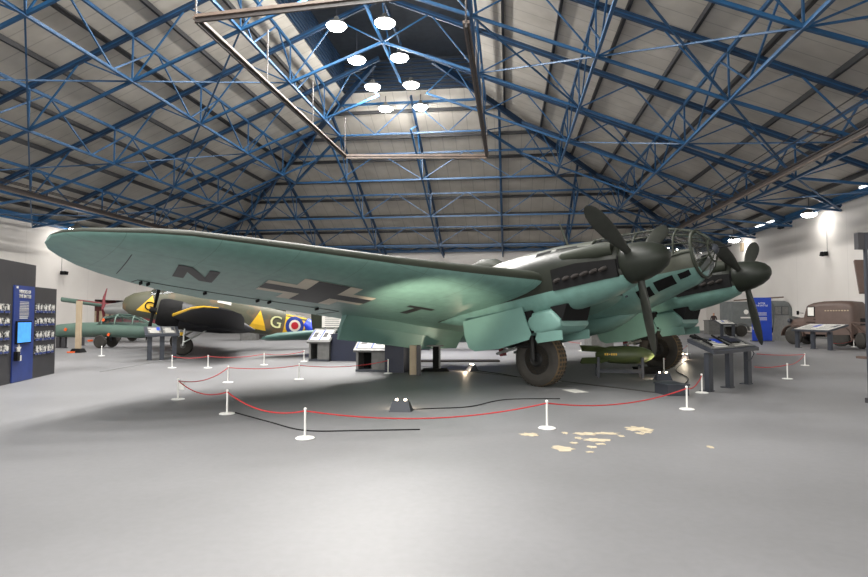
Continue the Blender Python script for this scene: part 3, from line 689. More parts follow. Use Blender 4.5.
    for k in range(40):
        a=2*PI*k/40
        for yy in(-.09,.0,.09): b.box((math.cos(a)*.556,math.sin(a)*.556,yy),(.012,.05,.05),'tyre',rot=(0,0,a),X=X)
    w=b.build('main_wheel',ac)
    b=MB(); b.lathe([(.05,-.17),(.12,-.2),(.16,-.14),(.26,-.12),(.31,-.16),(.31,.16),(.26,.12),(.16,.14),(.12,.2),(.05,.17)],'blackgear',28,X=X)
    for k in range(8):
        a=2*PI*k/8
        for s2 in(-1,1): b.lathe([(.03,-.01),(.03,.01)],'black',8,X=X@Matrix.Translation((.2*math.cos(a),.2*math.sin(a),s2*.135)))
    b.build('wheel_hub',w)
    b=MB()
    for s2 in(-1,1):
        b.tube([ax+Vector((0,s2*.25,0)),ax+Vector((.05,s2*.27,.35)),ax+Vector((.12,s2*.3,.95))],[.05,.06,.07],'blackgear',10)
        b.tube([ax+Vector((-.02,s2*.26,.28)),ax+Vector((-.85,s2*.3,.42)),ax+Vector((-1.3,s2*.3,.8))],.035,'blackgear',8)
        b.tube([ax+Vector((-.85,s2*.3,.42)),ax+Vector((-.3,s2*.3,.85))],.03,'blackgear',8)
        b.tube([ax+Vector((-.9,s2*.3,.25)),ax+Vector((-.35,s2*.3,.3))],.03,'alu',8)
        b.tube([ax+Vector((-.6,s2*.3,.25)),ax+Vector((-.95,s2*.3,.62))],.025,'alu',8)
    b.tube([ax+Vector((0,-.27,0)),ax+Vector((0,.27,0))],.05,'blackgear',10)
    b.tube([ax+Vector((-.85,-.32,.42)),ax+Vector((-.85,.32,.42))],.04,'blackgear',10)
    b.tube([ax+Vector((.05,-.27,.72)),ax+Vector((.05,.27,.72))],.05,'blackgear',10)
    b.box(ax+Vector((-.98,0,.3)),(.1,.12,.2),'wine')
    b.build('undercarriage_leg',ac)
    # propeller
    b=MB(); X=Matrix.Translation((2.29,cy,PZ))@Matrix.Rotation(PI/2,4,'Y')
    b.lathe([(.05,0),(.365,0),(.375,.04),(.37,.16),(.345,.34),(.285,.54),(.2,.69),(.1,.77),(.025,.79)],'spin',32,X=X); sp_=b.build('spinner',ac)
    b=MB(); b.lathe([(.3,-.1),(.375,-.08),(.385,-.02),(.36,0)],'black',32,X=X); b.build('spinner_backplate',sp_)
    for k in range(3):
        a=R(ph)+k*2*PI/3-PI/3
        rad=Vector((0,math.sin(a),math.cos(a))); tan=Vector((1,0,0)).cross(rad); fw=Vector((1,0,0))
        st=[]
        for r,c,t,tw_ in((.26,.14,.14,76),(.42,.14,.12,72),(.56,.18,.09,68),(.75,.24,.075,63),(.95,.28,.06,59),(1.2,.30,.045,55),(1.4,.29,.035,52),(1.55,.24,.028,50),(1.66,.16,.02,49),(1.72,.05,.01,48)):
            q=R(tw_); cd_=(tan*math.cos(q)-fw*math.sin(q)); nd=rad.cross(cd_)
            o=Vector((PX,cy,PZ))+rad*r
            st.append([o+cd_*(c/2*math.cos(2*PI*j/14))+nd*(t/2*math.sin(2*PI*j/14)) for j in range(14)])
        b=MB(); b.loft(st,M['prop']); b.build('propeller_blade',ac)

# ================================================================== BARRIERS
STH=.355
def make_stanchion():
    t=thing('barrier_post','','barrier post')
    b=MB(); b.lathe([(.01,0),(.11,0),(.115,.008),(.10,.018),(.02,.024)],'white',24); b.build('base',t)
    b=MB(); b.lathe([(.014,.015),(.014,STH-.02),(.02,STH-.015),(.02,STH),(.008,STH+.01)],'white',12); b.build('pole',t)
    return t
st0=make_stanchion(); used=[False]
def post(px,py,label,group='white barrier posts around the bomber',sign=False):
    o=st0 if not used[0] else copy_tree(st0); used[0]=True
    o.location=gp(px,py); o['label']=label; o['group']=group
    return o
def rope(a,b_,sag,label,group='red barrier ropes around the bomber'):
    pts=[]
    a=Vector(a); b_=Vector(b_)
    if a.z<.1: a.z=STH-.03
    if b_.z<.1: b_.z=STH-.03
    for i in range(15):
        t=i/14; p=a.lerp(b_,t); p.z-=sag*4*t*(1-t); pts.append(p)
    m=MB(); m.tube(pts,.009,'rope',6); o=m.build('barrier_rope'); tag(o,label,'rope',group); return o
PP={}
for k,px,py,lab in (('a',178,399.5,'white barrier post with a small notice card, leftmost front corner of the rope'),
  ('b',227,414,'white barrier post second along the front rope from the left'),
  ('c',305,438.5,'nearest white barrier post in the middle left of the floor'),
  ('d',547,428.5,'white barrier post in front of the near main wheel beside the bare floor patches'),
  ('e',687,409.5,'white barrier post to the left of the near information console'),
  ('f',702,393,'white barrier post tucked behind the first leg of the near information console'),
  ('g',228,382.5,'white barrier post behind the left front corner, before the trainer aeroplane'),
  ('h',299,379.5,'white barrier post in front of the left exhibit desk'),
  ('i',388,373.5,'white barrier post touching the front of the second exhibit desk'),
  ('j',787.5,379,'white barrier post standing right of the near information console'),
  ('k',805,365.5,'white barrier post behind the one right of the near console, at the rope corner'),
  ('l',172,368,'small white barrier post below the nose of the camouflaged trainer'),
  ('m',208,368,'small wide white barrier post below the trainer wheel'),
  ('n',264,365,'small white barrier post below the trainer fuselage letter'),
  ('o',304,361.5,'small white barrier post just left of the left exhibit desk'),
  ('p',664,372,'white barrier post against the far main wheel of the bomber'),
  ('q',687.5,354,'far white barrier post behind the lit floor lamp'),
  ('r',581,351,'far white barrier post left of the grey crate'),
  ('s',101.5,356,'far white barrier post below the green aeroplane on the left'),
  ('t',563,347,'far white barrier post seen between the main wheel and the crate'),
  ('u',854,347,'white barrier post in front of the old trailer at the right edge')):
    PP[k]=post(px,py,lab)
L_=lambda k:PP[k].location.copy()
for a,c,s,lab in(('a','b',.12,'red rope between the left corner post and the second front post'),('b','c',.13,'red rope between the second front post and the nearest post'),
    ('c','d',.14,'long red rope across the middle foreground between the two nearest posts'),('d','e',.12,'red rope from the post before the near wheel to the post by the console'),
    ('e','f',.08,'short red rope ending at the near information console'),('a','g',.12,'red rope running back from the left corner post'),('g','h',.05,'red rope between the two posts before the left exhibit desk'),
    ('h','i',.09,'red rope ending at the second exhibit desk'),('j','k',.08,'short red rope between the two posts right of the near console'),
    ('l','m',.05,'thin red rope below the trainer nose'),('m','n',.06,'thin red rope below the trainer wing'),('n','o',.06,'thin red rope below the trainer roundel'),
    ('q','p',.05,'thin red rope running to the far main wheel'),('r','t',.03,'far red rope seen beside the grey crate')):
    rope(L_(a),L_(c),s,lab)
rope(gp(755,382)+Vector((0,0,.33)),L_('j'),.03,'red rope from the near console to the post on its right')
rope(gp(757,365)+Vector((0,0,.33)),L_('k'),.03,'far red rope behind the console to the corner post')
rope(L_('u'),gp(832,350)+Vector((0,0,.3)),.08,'red rope in front of the brown van')
b=MB(); p=L_('a'); b.box(p+Vector((.07,-.02,.24)),(.09,.012,.13),'white'); tag(b.build('notice_card'),'small white notice card hanging at the leftmost front barrier post','notice card')
# ================================================================== FLOOR LAMPS
def floor_lamp(px,py,w,label,aim,energy=60,name='floor_spotlight',vis=True):
    p=gp(px,py); t=thing(name,label,'floor spotlight',p,0,'floor spotlights under the bomber')
    d=(Vector(aim)-p); rz=math.atan2(d.y,d.x)-PI/2; t.rotation_euler=(0,0,rz)
    b=MB(); b.raw([(-w/2,-.12,0),(w/2,-.12,0),(w/2,.14,0),(-w/2,.14,0),(-w*.36,-.06,.16),(w*.36,-.06,.16),(w*.36,.02,.16),(-w*.36,.02,.16)],[(0,3,2,1),(4,5,6,7),(0,1,5,4),(1,2,6,5),(2,3,7,6),(3,0,4,7)],'dgrey'); b.build('lamp_box',t)
    b=MB()
    for s in(-1,1): b.lathe([(.01,0),(.022,.004),(.022,.02),(.008,.03)],'bulbw',10,X=Matrix.Translation((s*w*.2,0.0,.16)))
    b.build('bulb',t)
    ld=bpy.data.lights.new('floor_spot','SPOT'); ld.energy=energy; ld.spot_size=R(55); ld.spot_blend=.8; ld.shadow_soft_size=.05; ld.color=(1,.86,.66)
    lo=bpy.data.objects.new('floor_spot',ld); COL.objects.link(lo); lo.parent=t; lo.location=(0,.06,.23)
    v=Matrix.Rotation(-rz,3,'Z')@(Vector(aim)-p-Vector((0,0,.23))); lo.rotation_euler=v.to_track_quat('-Z','Y').to_euler()
    # the glow that spills onto the floor at the lamp
    l2=bpy.data.lights.new('bulb_glow','POINT'); l2.energy=14; l2.shadow_soft_size=.03; l2.color=(1,.78,.55); o2=bpy.data.objects.new('bulb_glow',l2); COL.objects.link(o2); o2.parent=t; o2.location=(0,.2,.12)
    return t
AW=lambda x,y,z: Fm@Vector((x,y,z))
floor_lamp(401,411,.34,'dark wedge shaped floor spotlight in the open floor left of the near wheel',AW(-1.2,-4.6,2.1),1300)
floor_lamp(472,371,.34,'dark floor spotlight under the wing between the desk and the near wheel',AW(-4,-3.0,1.7),110)
floor_lamp(663,380,.36,'dark floor spotlight in front of the far main wheel, lit on top',AW(-.2,1.9,1.1),220)
floor_lamp(685,359,.3,'bright lit floor lamp behind the far main wheel',AW(-.4,3.0,1.4),250)
floor_lamp(330,352,.25,'floor lamp by the wing tip display',AW(-2.2,-7.0,2.4),90) if False else None
# cables on the floor
def cable(pts,label,r=.008,mm='black',z=.008):
    q=[gp(*p) for p in pts]
    out=[]
    for i in range(len(q)-1):
        p0=q[max(i-1,0)];p1=q[i];p2=q[i+1];p3=q[min(i+2,len(q)-1)]
        for k in range(6):
            t=k/6; v=.5*((2*p1)+(p2-p0)*t+(2*p0-5*p1+4*p2-p3)*t*t+(3*p1-p0-3*p2+p3)*t**3); v.z=z; out.append(v)
    e=q[-1].copy(); e.z=z; out.append(e)
    b=MB(); b.tube(out,r,mm,6); tag(b.build('floor_cable'),label,'cable')
cable([(406,410),(430,409),(470,407),(505,400),(560,399)],'thin dark cable trailing right from the floor spotlight in the open floor')
cable([(235,413),(268,422),(305,431),(360,431),(420,430)],'thin dark cable running past the nearest barrier post')
cable([(687,360),(676,370),(688,378),(684,385)],'thin dark cable snaking from the bright floor lamp',.01)
cable([(478,371),(500,374),(517,377)],'short dark cable from the floor spotlight to the near wheel')
# floor duct covers (thin dark strips) and bare patches, part of the floor
def strip(a,c,w,mm,name='trim_2',h=.006):
    p,q=gp(*a),gp(*c); b=MB(); b.beam(p+Vector((0,0,h/2)),q+Vector((0,0,h/2)),w,h,mm); return struct(b.build(name))
strip((420,366),(524,377.5),.10,'raild','trim_2'); strip((560,381),(668,394),.10,'raild','trim_3')
strip((100,372),(168,360),.03,'mgrey','trim_4')
def blob(cx,cy,w,h,seed,idx):
    random.seed(seed); c=gp(cx,cy); l=gp(cx-w/2,cy); rr=gp(cx+w/2,cy); tp=gp(cx,cy-h/2); bo=gp(cx,cy+h/2)
    rx=(rr-l).length/2; ry=abs(tp.y-bo.y)/2; poly=[]
    for k in range(22):
        a=2*PI*k/22; q=1+random.uniform(-.38,.3); poly.append((c.x+rx*q*math.cos(a),c.y+ry*q*math.sin(a)))
    b=MB(); b.prism(poly,.003,'chip'); struct(b.build('floor_patch'))
for i,(cx,cy,w,h) in enumerate([(530,434.5,18,3.4),(563,448.5,24,5),(585,434,20,3),(597,440,24,3.5),(578,438,8,2.5),(606,433.5,26,2.6),(638,429,26,5),(646,432,10,2.5),(565,433,6,2),(592,447,10,2.4),(600,444,10,2),(574,443,8,2),(640,433.5,8,2),(710,447,7,2.4),(621,436,6,1.8),(590,452,8,1.6)]): blob(cx,cy,w,h,i+3,i)
for i,(cx,cy) in enumerate(((554,381.5),(566,383),(575,391),(560,386))):
    p=gp(cx,cy); b=MB(); b.box(p+Vector((0,0,.002)),(.3,.5,.003),'mgrey' if i%2 else 'offw',rot=(0,0,.3)); struct(b.build('floor_patch'))
# ================================================================== BOMB, STAND, CRATES
bp=gp(634,377); bx=Vector((.985,-.17,0))
t=thing('bomb_display_stand','dark grey four-legged stand holding the green bomb','stand',Vector((bp.x-.35,bp.y,0)),math.atan2(bx.y,bx.x))
for sx in(-.5,.5):
    for sy in(-.2,.2): b=MB(); b.box((sx,sy,.24),(.06,.06,.48),'dgrey'); b.build('leg',t)
b=MB(); b.box((0,-.2,.14),(1.0,.05,.05),'dgrey'); b.box((0,.2,.14),(1.0,.05,.05),'dgrey')
for sx in(-.5,.5): b.box((sx,0,.25),(.05,.4,.05),'dgrey')
b.build('crossbar',t)
stand=t
t=thing('aerial_bomb','green finned bomb with yellow lettering lying on a stand below the bomber','bomb',stand.location+Vector((0,0,.53)),stand.rotation_euler.z)
b=MB(); Xb=Matrix.Rotation(PI/2,4,'Y'); b.lathe([(.04,-.55),(.15,-.42),(.20,-.2),(.215,.1),(.21,.4),(.17,.6),(.1,.74),(.03,.8)],'bomb',32,X=Matrix.Translation((0.0,0,0))@Xb); b.build('body',t)
b=MB()
for k in range(4):
    a=PI/4+k*PI/2; c,s=math.cos(a),math.sin(a)
    b.raw([(-.2,.18*c-.005*s,.18*s+.005*c),(-.5,.1*c,.1*s),(-.86,.12*c,.12*s),(-.9,.30*c,.30*s),(-.5,.29*c,.29*s),(-.2,.18*c+.01*s,.18*s-.01*c),(-.5,.1*c+.02*s,.1*s-.02*c),(-.86,.12*c+.02*s,.12*s-.02*c),(-.9,.30*c+.02*s,.30*s-.02*c),(-.5,.29*c+.02*s,.29*s-.02*c)],[(0,1,2,3,4),(9,8,7,6,5),(0,5,6,1),(1,6,7,2),(2,7,8,3),(3,8,9,4),(4,9,5,0)],'bomb')
b.box((-.62,0,.2),(.32,.4,.014),'bomb'); b.box((-.62,0,-.2),(.32,.4,.014),'bomb')
b.build('tail_fin',t)
b=MB(); b.box((.15,0,.23),(.08,.02,.06),'dgrey'); b.build('lug',t)
b=MB()
for k in range(6): b.box((-.34+k*.05,-.208,.02),(.032,.012,.05 if k!=2 else .02),'yellow')
b.build('lettering',t)
def crate(px0,px1,pyb,pyt,depth_m,label,mm='dgrey'):
    p=gp(px0,pyb); Y=p.y; w=(px1-px0)/F_PX*Y; h=(pyb-pyt)/F_PX*Y
    t=thing('plinth_box',label,'box',p+Vector((w/2,depth_m/2,0)),.12)
    b=MB(); b.box((0,0,h/2),(w,depth_m,h),mm); b.build('body',t); b=MB(); b.box((0,0,h+.01),(w+.03,depth_m+.03,.03),mm); b.build('lid',t)
crate(590,613,350,335.5,.8,'grey box plinth behind the tail of the green bomb','mgrey')
crate(666,688,396,386,.5,'low dark grey box on the floor behind the barrier post left of the console','dgrey')
crate(637,662,374,368.5,.3,'low black wheel chock block beside the far main wheel','black')
# ================================================================== INFORMATION CONSOLES
def console(p,dirv,W,posts,h0,h1,D,label,group,ptaper=.1,pw=.17,extras=True,legmat='dgrey'):
    """slanted reading rail: p = first post foot, dirv = along the rail; the reader stands on the -normal side"""
    d=Vector((dirv[0],dirv[1],0)).normalized(); rz=math.atan2(d.y,d.x)
    t=thing('information_console',label,'information console',p,rz,group)
    for i in range(posts):
        b=MB(); x=.1+i*(W-.2)/(posts-1); b.box((x,.06,h0/2),(pw,.09,h0),legmat); b.box((x,.1,.01),(pw+.02,.2,.02),legmat); b.build('leg',t)
    # top slab
    b=MB(); y0,y1=-.12,D-.12
    vs=[(-.05,y0,h0-.02),(W+.05,y0,h0-.02),(W+.05,y1,h1-.02),(-.05,y1,h1-.02),(-.05,y0,h0+.05),(W+.05,y0,h0+.05),(W+.05,y1,h1+.05),(-.05,y1,h1+.05)]
    b.raw(vs,[(0,3,2,1),(4,5,6,7),(0,1,5,4),(1,2,6,5),(2,3,7,6),(3,0,4,7)],'dgrey'); b.build('desk_top',t)
    sl=(h1-h0)/D; n=Vector((0,-sl,1)).normalized(); X=lambda x,y,e: basis((x,y0+y,h0+.05+sl*y+e),(1,0,0),Vector((0,1,sl)).normalized(),n)
    m=2
    for i in range(m):
        w=(W-.15)/m; b=MB(); b.box((0,0,0),(w,D*.86,.012),'offw' if not extras else 'mgrey',X=X(.05+w/2+i*(w+.05),D*.5,.008)); b.build('text_panel',t)
        b=MB()
        random.seed(i+int(W*10))
        for r in range(5): b.box((random.uniform(-.05,.05),-D*.3+r*D*.13,0),(w*.7,D*.05,.002),'mgrey' if not extras else 'offw',X=X(.05+w/2+i*(w+.05),D*.5,.016))
        b.box((w*.3,D*.15,0),(w*.25,D*.4,.003),'bluep' if i==0 else 'dgrey',X=X(.05+w/2+i*(w+.05),D*.5,.017))
        b.build('printed_block',t)
    return t,X
p1=gp(710,392.3); p2=gp(753,384.0); dv=(p2-p1)
t,X=console(p1,dv,dv.length,3,.74,.96,.52,'nearest dark information console with models on its slanted top, right of the propeller','information consoles',pw=.19)
b=MB(); b.tube([X(.2,.15,.04)@Vector((0,0,0)),X(.32,.55,.05)@Vector((0,0,0))],.025,'black',8); b.tube([X(.1,.4,.05)@Vector((0,0,0)),X(.5,.3,.05)@Vector((0,0,0))],.016,'black',6); b.box((0,0,0),(.1,.1,.05),'black',X=X(.16,.5,.04)); b.build('tactile_model',t)
b=MB(); b.tube([X(.85,.1,.04)@Vector((0,0,0)),X(1.0,.5,.05)@Vector((0,0,0))],.02,'black',8); b.build('tactile_model',t)
b=MB(); b.box((0,0,0),(.42,.3,.03),'black',X=X(1.4,.32,.03)); b.box((0,0,0),(.36,.24,.004),'navy',X=X(1.4,.32,.047)); b.build('touch_screen',t)
b=MB(); q=lambda x,y,e:X(x,y,e)@Vector((0,0,0)); b.tube([q(1.75,.2,.05),q(1.9,.1,.0),q(2.0,.05,-.15),q(1.98,.1,-.3),q(1.85,.15,-.35)],.01,'dgrey',6); b.build('handset_cord',t)
p1=gp(795,347.5); p2=gp(825,350); 
t,X=console(p1,p2-p1,(p2-p1).length+.35,3,.78,1.05,.9,'dark console with pale panels in front of the brown van','information consoles',extras=False,pw=.22)
t,X=console(gp(721,337.3),(1,.1,0),1.05,2,.85,1.15,.9,'far dark console with a pale panel beside the blue banner','information consoles',extras=False,pw=.2)
t,X=console(gp(146,360.5),(gp(165,360.5)-gp(146,360.5))+Vector((0,.35,0)),.95,3,.80,1.05,.8,'dark three-legged console in front of the trainer aeroplane','information consoles',pw=.14)
# exhibit desks in the middle
def desk(px0,px1,pyb,pyt,depth,label,side,h2):
    p=gp(px0,pyb); Y=p.y; w=(px1-px0)/F_PX*Y; h=CAM_H-(pyt-HOR)/F_PX*Y
    t=thing('exhibit_desk',label,'exhibit desk',p,-.18,'dark exhibit desks under the wing')
    b=MB(); b.box((.03,.3,h/2),(.06,.6,h),'mgrey'); b.box((w-.2,.3,h/2),(.4,.6,h),'mgrey'); b.box((w*.4,.55,h/2),(w*.8,.08,h),'black'); b.box((w/2,.3,.03),(w,.7,.06),'dgrey'); b.build('frame',t)
    b=MB(); X=basis((w/2,.28,h+.13),(1,0,0),Vector((0,1,.55)).normalized(),Vector((0,-.55,1)).normalized()); b.box((0,0,0),(w+.1,.85,.06),'mgrey',X=X); b.build('desk_top',t)
    for i in range(2):
        b=MB(); b.box((-w/4+i*w/2,0,.035),(w*.44,.62,.012),'offw',X=X); b.box((-w/4+i*w/2-.04,.0,.043),(w*.2,.3,.006),'wallblk',X=X); b.box((-w/4+i*w/2-w*.225,0,.043),(w*.05,.62,.004),'bluep',X=X); b.box((-w/4+i*w/2+w*.14,.02,.043),(w*.06,.14,.004),'navy',X=X); b.build('text_panel',t)
    b=MB(); b.box((w+side/2,.55,h2/2),(side,depth,h2),'navy' if side<.9 else 'wallblk'); b.build('side_cabinet',t)
    return t
desk(309,330,361,340,.8,'far dark exhibit desk with pale text panels, left of the other desk',.85,.88)
desk(356,387,371.5,348,1.4,'near dark exhibit desk with pale text panels beside a black cabinet',.5,.74)
# partition boards by the desk
p=gp(409,374.5); b=MB(); b.box(p+Vector((.1,.1,.36)),(.17,.3,.72),'wood'); tag(b.build('partition_board'),'upright beige board against the black cabinet of the near exhibit desk','board')
p=gp(415,375); b=MB(); b.box(p+Vector((.09,.12,.36)),(.1,.4,.72),'wallblk'); tag(b.build('partition_board'),'narrow black board at the right end of the near exhibit desk','board')
# white text board behind the far desk
p=dp(322,327,20.3); t=thing('display_board','large pale text board behind the tail and the exhibit desks','display board',Vector((p.x,20.3,0)),0)
b=MB(); b.box((.35,0,1.45),(.7,.04,.76),'offw'); b.build('board',t)
b=MB()
for k in range(9): b.box((.35,-.022,1.70-k*.07),(.5 if k else .3,.004,.02),'mgrey')
b.build('printed_block',t)
b=MB(); b.box((.12,0,.54),(.06,.05,1.08),'dgrey'); b.box((.58,0,.54),(.06,.05,1.08),'dgrey'); b.box((.35,0,.02),(.7,.4,.04),'dgrey'); b.build('stand',t)
# blue tarpaulin covered exhibits
def tarp(name,pts,label):
    """pts: ring outline heights along x; builds a draped lumpy cover"""
    x0,x1,y0,y1,f=pts; n,mn=22,10; vs=[];fs=[]
    for i in range(n+1):
        for j in range(mn+1):
            x=x0+(x1-x0)*i/n; v=j/mn; y=y0+(y1-y0)*v
            h=f((x-x0)/(x1-x0))*math.sin(PI*max(.02,min(.98,v)))**.35
            random.seed(i*31+j); vs.append((x+random.uniform(-.04,.04),y+random.uniform(-.06,.06),max(.02,h+random.uniform(-.07,.07)*(0<j<mn))))
    for i in range(n):
        for j in range(mn): a=i*(mn+1)+j; fs.append((a,a+1,a+mn+2,a+mn+1))
    nv=len(vs); base=[(p[0],p[1],0.0) for p in vs]
    ed=[(i*(mn+1)) for i in range(n+1)]+[n*(mn+1)+j for j in range(1,mn+1)]+[i*(mn+1)+mn for i in range(n-1,-1,-1)]+[j for j in range(mn-1,0,-1)]
    b=MB(); o=len(vs); vs2=list(vs)+[(vs[e][0],vs[e][1],0.0) for e in ed]; m=len(ed)
    fs+= [(ed[k],ed[(k+1)%m],o+(k+1)%m,o+k) for k in range(m)]+[tuple(o+k for k in range(m))]
    b.raw(vs2,fs,'tarp',True); tag(b.build(name),label,'tarpaulin','blue tarpaulin covers')
Yt=25; xa=dp(290,320,Yt).x; xb=dp(330,320,Yt).x
zt2=lambda py:CAM_H-(py-HOR)/F_PX*Yt
t=thing('covered_engine','object shrouded in bright blue tarpaulin behind the trainer tail','covered exhibit',((xa+xb)/2+.72,Yt-.2,0),0)
b=MB(); b.beam((-.4,0,0),(-.4,0,.75),.08,.08,'dgrey'); b.beam((.4,0,0),(.4,0,.75),.08,.08,'dgrey'); b.beam((-.6,0,.05),(.6,0,.05),.3,.1,'dgrey'); b.build('trestle',t); t.scale=(.8,.7,.95)
rg=[]
for i,(x,zb_,zt3) in enumerate(((-1.08,1.05,1.25),(-.95,.85,1.4),(-.5,.45,1.28),(0,.35,1.25),(.45,.45,1.5),(.8,.75,1.68),(1.0,.9,1.7))):
    r=[]
    for k in range(14):
        random.seed(i*17+k); a=2*PI*k/14; zc=(zb_+zt3)/2; e=random.uniform(.88,1.12); r.append((x,.45*math.cos(a)*e,zc+(zt3-zb_)/2*math.sin(a)*e))
    rg.append(r)
b=MB(); b.loft([[Vector(p) for p in r] for r in rg],M['tarp']); b.build('tarpaulin',t)
Y2=26; x0=dp(405,340,Y2).x; x1=dp(505,340,Y2).x
t=thing('covered_engine','long low object under bright blue tarpaulin behind the bomber flap','covered exhibit',((x0+x1)/2,Y2,0),0)
rg=[]
for i in range(15):
    u=-(x1-x0)/2+(x1-x0)*i/14; r=[]
    for k in range(14):
        random.seed(i*13+k+400); a=2*PI*k/14; e=random.uniform(.85,1.15); zc=.83; h=.34*(1 if 0<i<14 else .5); r.append(Vector((u,.5*math.cos(a)*e,zc+h*math.sin(a)*e)))
    rg.append(r)
b=MB(); b.loft(rg,M['tarp']); b.build('tarpaulin',t)
b=MB()
for q in(-1.5,1.5): b.beam((q,0,0),(q,0,.6),.15,.3,'dgrey'); b.beam((q-.4,0,.04),(q+.4,0,.04),.4,.08,'dgrey')
b.build('trestle',t)
# jack stand + low tow bar under the wing
p=gp(435,371.5); t=thing('jack_stand','black pedestal stand on the floor right of the near exhibit desk','stand',p,0)
b=MB(); b.box((0,.1,.04),(.75,.35,.07),'black',taper=.8); b.build('base',t); b=MB(); b.box((0.02,.1,.36),(.16,.16,.6),'black'); b.box((.12,.1,.36),(.05,.16,.6),'mgrey'); b.build('column',t); b=MB(); b.box((0,.1,.67),(.45,.3,.03),'mgrey'); b.build('table_top',t)
p=gp(465,362); b=MB(); b.box(p+Vector((-.4,.2,.03)),(3.0,.5,.06),'raild'); tag(b.build('floor_plate'),'flat dark plate lying on the floor behind the bomber under the tarpaulin','plate')
# ================================================================== LEFT EXHIBIT WALL
A=gp(0,386); B=gp(52.5,373.8); e=(B-A).normalized(); n=Vector((e.y,-e.x,0)); LW=(B-A).length
def wl(px):      # distance along the wall for a pixel column
    d=ray(px,316); # solve (s*e+A).x/(..).y = d.x/d.y
    k=d.x/d.y; return (k*A.y-A.x)/(e.x-k*e.y)
def wz(px,py): s=wl(px); p=A+e*s; return CAM_H-(py-HOR)/F_PX*p.y*1.0
t=thing('exhibition_wall','tall dark stepped display wall with rows of portraits at the left edge','display wall',A,math.atan2(e.y,e.x))
top=(wz(45,287.5)+wz(50,289))/2; s_end=wl(56); 
b=MB(); b.box((s_end/2-1.5,.075,top/2),(s_end+3,.15,top),'wallblk'); b.build('lower_panel',t)
s2=wl(43); top2=wz(20,261); b=MB(); b.box((s2/2-1.5,.28,top2/2),(s2+3,.2,top2),'wallblk'); b.build('upper_panel',t)
sA,sB=wl(12.5),wl(33); b=MB(); b.box(((sA+sB)/2,-.012,(top)/2),(sB-sA,.024,top-.02),'blued'); b.build('title_banner',t)
XW=lambda s,z,o=-.03: basis((s,o,z),(1,0,0),(0,0,1),(0,-1,0))
sc_=(sA+sB)/2
text_mesh('HEROES OF',.11,'offw',XW(sc_,wz(22,292)),'heading_text',t); text_mesh('THE BATTLE',.11,'offw',XW(sc_,wz(22,296.5)),'heading_text',t)
b=MB(); b.box((sA+.12,-.03,wz(14,287)),(.08,.006,.05),'offw'); 
for k in range(5): b.box((sc_-.02,-.028,wz(22,302)-k*.035),(.44,.004,.012),'offw')
for k in range(7): b.box((sc_-.02,-.028,wz(22,308)-k*.03),(.46,.004,.010),'offw')
for k in range(2): b.box((sc_-.04,-.028,wz(22,317)-k*.03),(.4,.004,.014),'white')
b.build('printed_block',t)
s0,s1=wl(14.5),wl(29); zt3,zb3=wz(22,321),wz(22,343.5)
b=MB(); b.box(((s0+s1)/2,-.035,(zt3+zb3)/2),(s1-s0,.05,zt3-zb3),'black'); sc1=b.build('touch_screen',t)
b=MB(); b.box(((s0+s1)/2,-.062,(zt3+zb3)/2),(s1-s0-.06,.004,zt3-zb3-.06),'screen'); b.build('lit_screen',sc1)
b=MB(); pts=[]
for k in range(10): a=PI/2+k*PI/5; r=.13 if k%2==0 else .06; pts.append((r*math.cos(a),r*math.sin(a)))
b.prism(pts,.02,'offw',X=XW(wl(17.5),wz(17,349),-.03)); b.box((wl(15),-.06,wz(16,356)),(.12,.08,.2),'black'); b.box((wl(18.5),-.05,wz(18,358)),(.08,.04,.12),'offw'); b.build('star_emblem',t)
rows_=[(305,316),(319,328),(332,343),(347,356)]
for (pa,pb,nc) in((34.5,54,5),(0,9.5,3)):
    sa,sb=wl(pa),wl(pb)
    if nc==3: sa,sb=-.55,sb
    for i,(ya,yb) in enumerate(((303.5,313.5),(317.5,326),(330.5,340.5),(344.5,354))):
        mid=(pa+pb)/2; zt4,zb4=wz(mid,ya),wz(mid,yb)
        for k in range(nc if nc==5 else 3):
            w=(sb-sa)/nc; s=sa+w*(k+.5); m=(zt4+zb4)/2; h=zt4-zb4
            b=MB(); b.box((s,-.012,m),(w*.8,.02,h*.92),'photo'); b.box((s,-.024,m-h*.33),(w*.8,.006,h*.2),'blued'); b.box((s+w*.1*(-1)**k,-.024,m+h*.12),(w*.3,.006,h*.4),'offw'); b.build('portrait_photo',t)
# ================================================================== RIGHT EDGE DISPLAY CASE
t=thing('glass_display_case','tall dark framed glass display case cut by the right edge','display case',(7.25,10.0,0),0)
b=MB(); b.box((0.03,0,1.42),(.045,.05,2.84),'dgrey'); b.build('corner_post',t)
b=MB(); b.box((.55,.03,2.72),(1.3,.1,.28),'wallblk'); b.build('top_housing',t); b=MB(); b.box((.62,.03,.04),(1.25,.1,.08),'wallblk'); b.build('plinth',t)
b=MB(); b.box((.62,0,1.36),(1.1,.012,2.44),'case'); b.build('glass_pane',t)
b=MB(); b.box((1.2,0.03,1.42),(.07,.07,2.84),'dgrey'); b.build('corner_post',t)
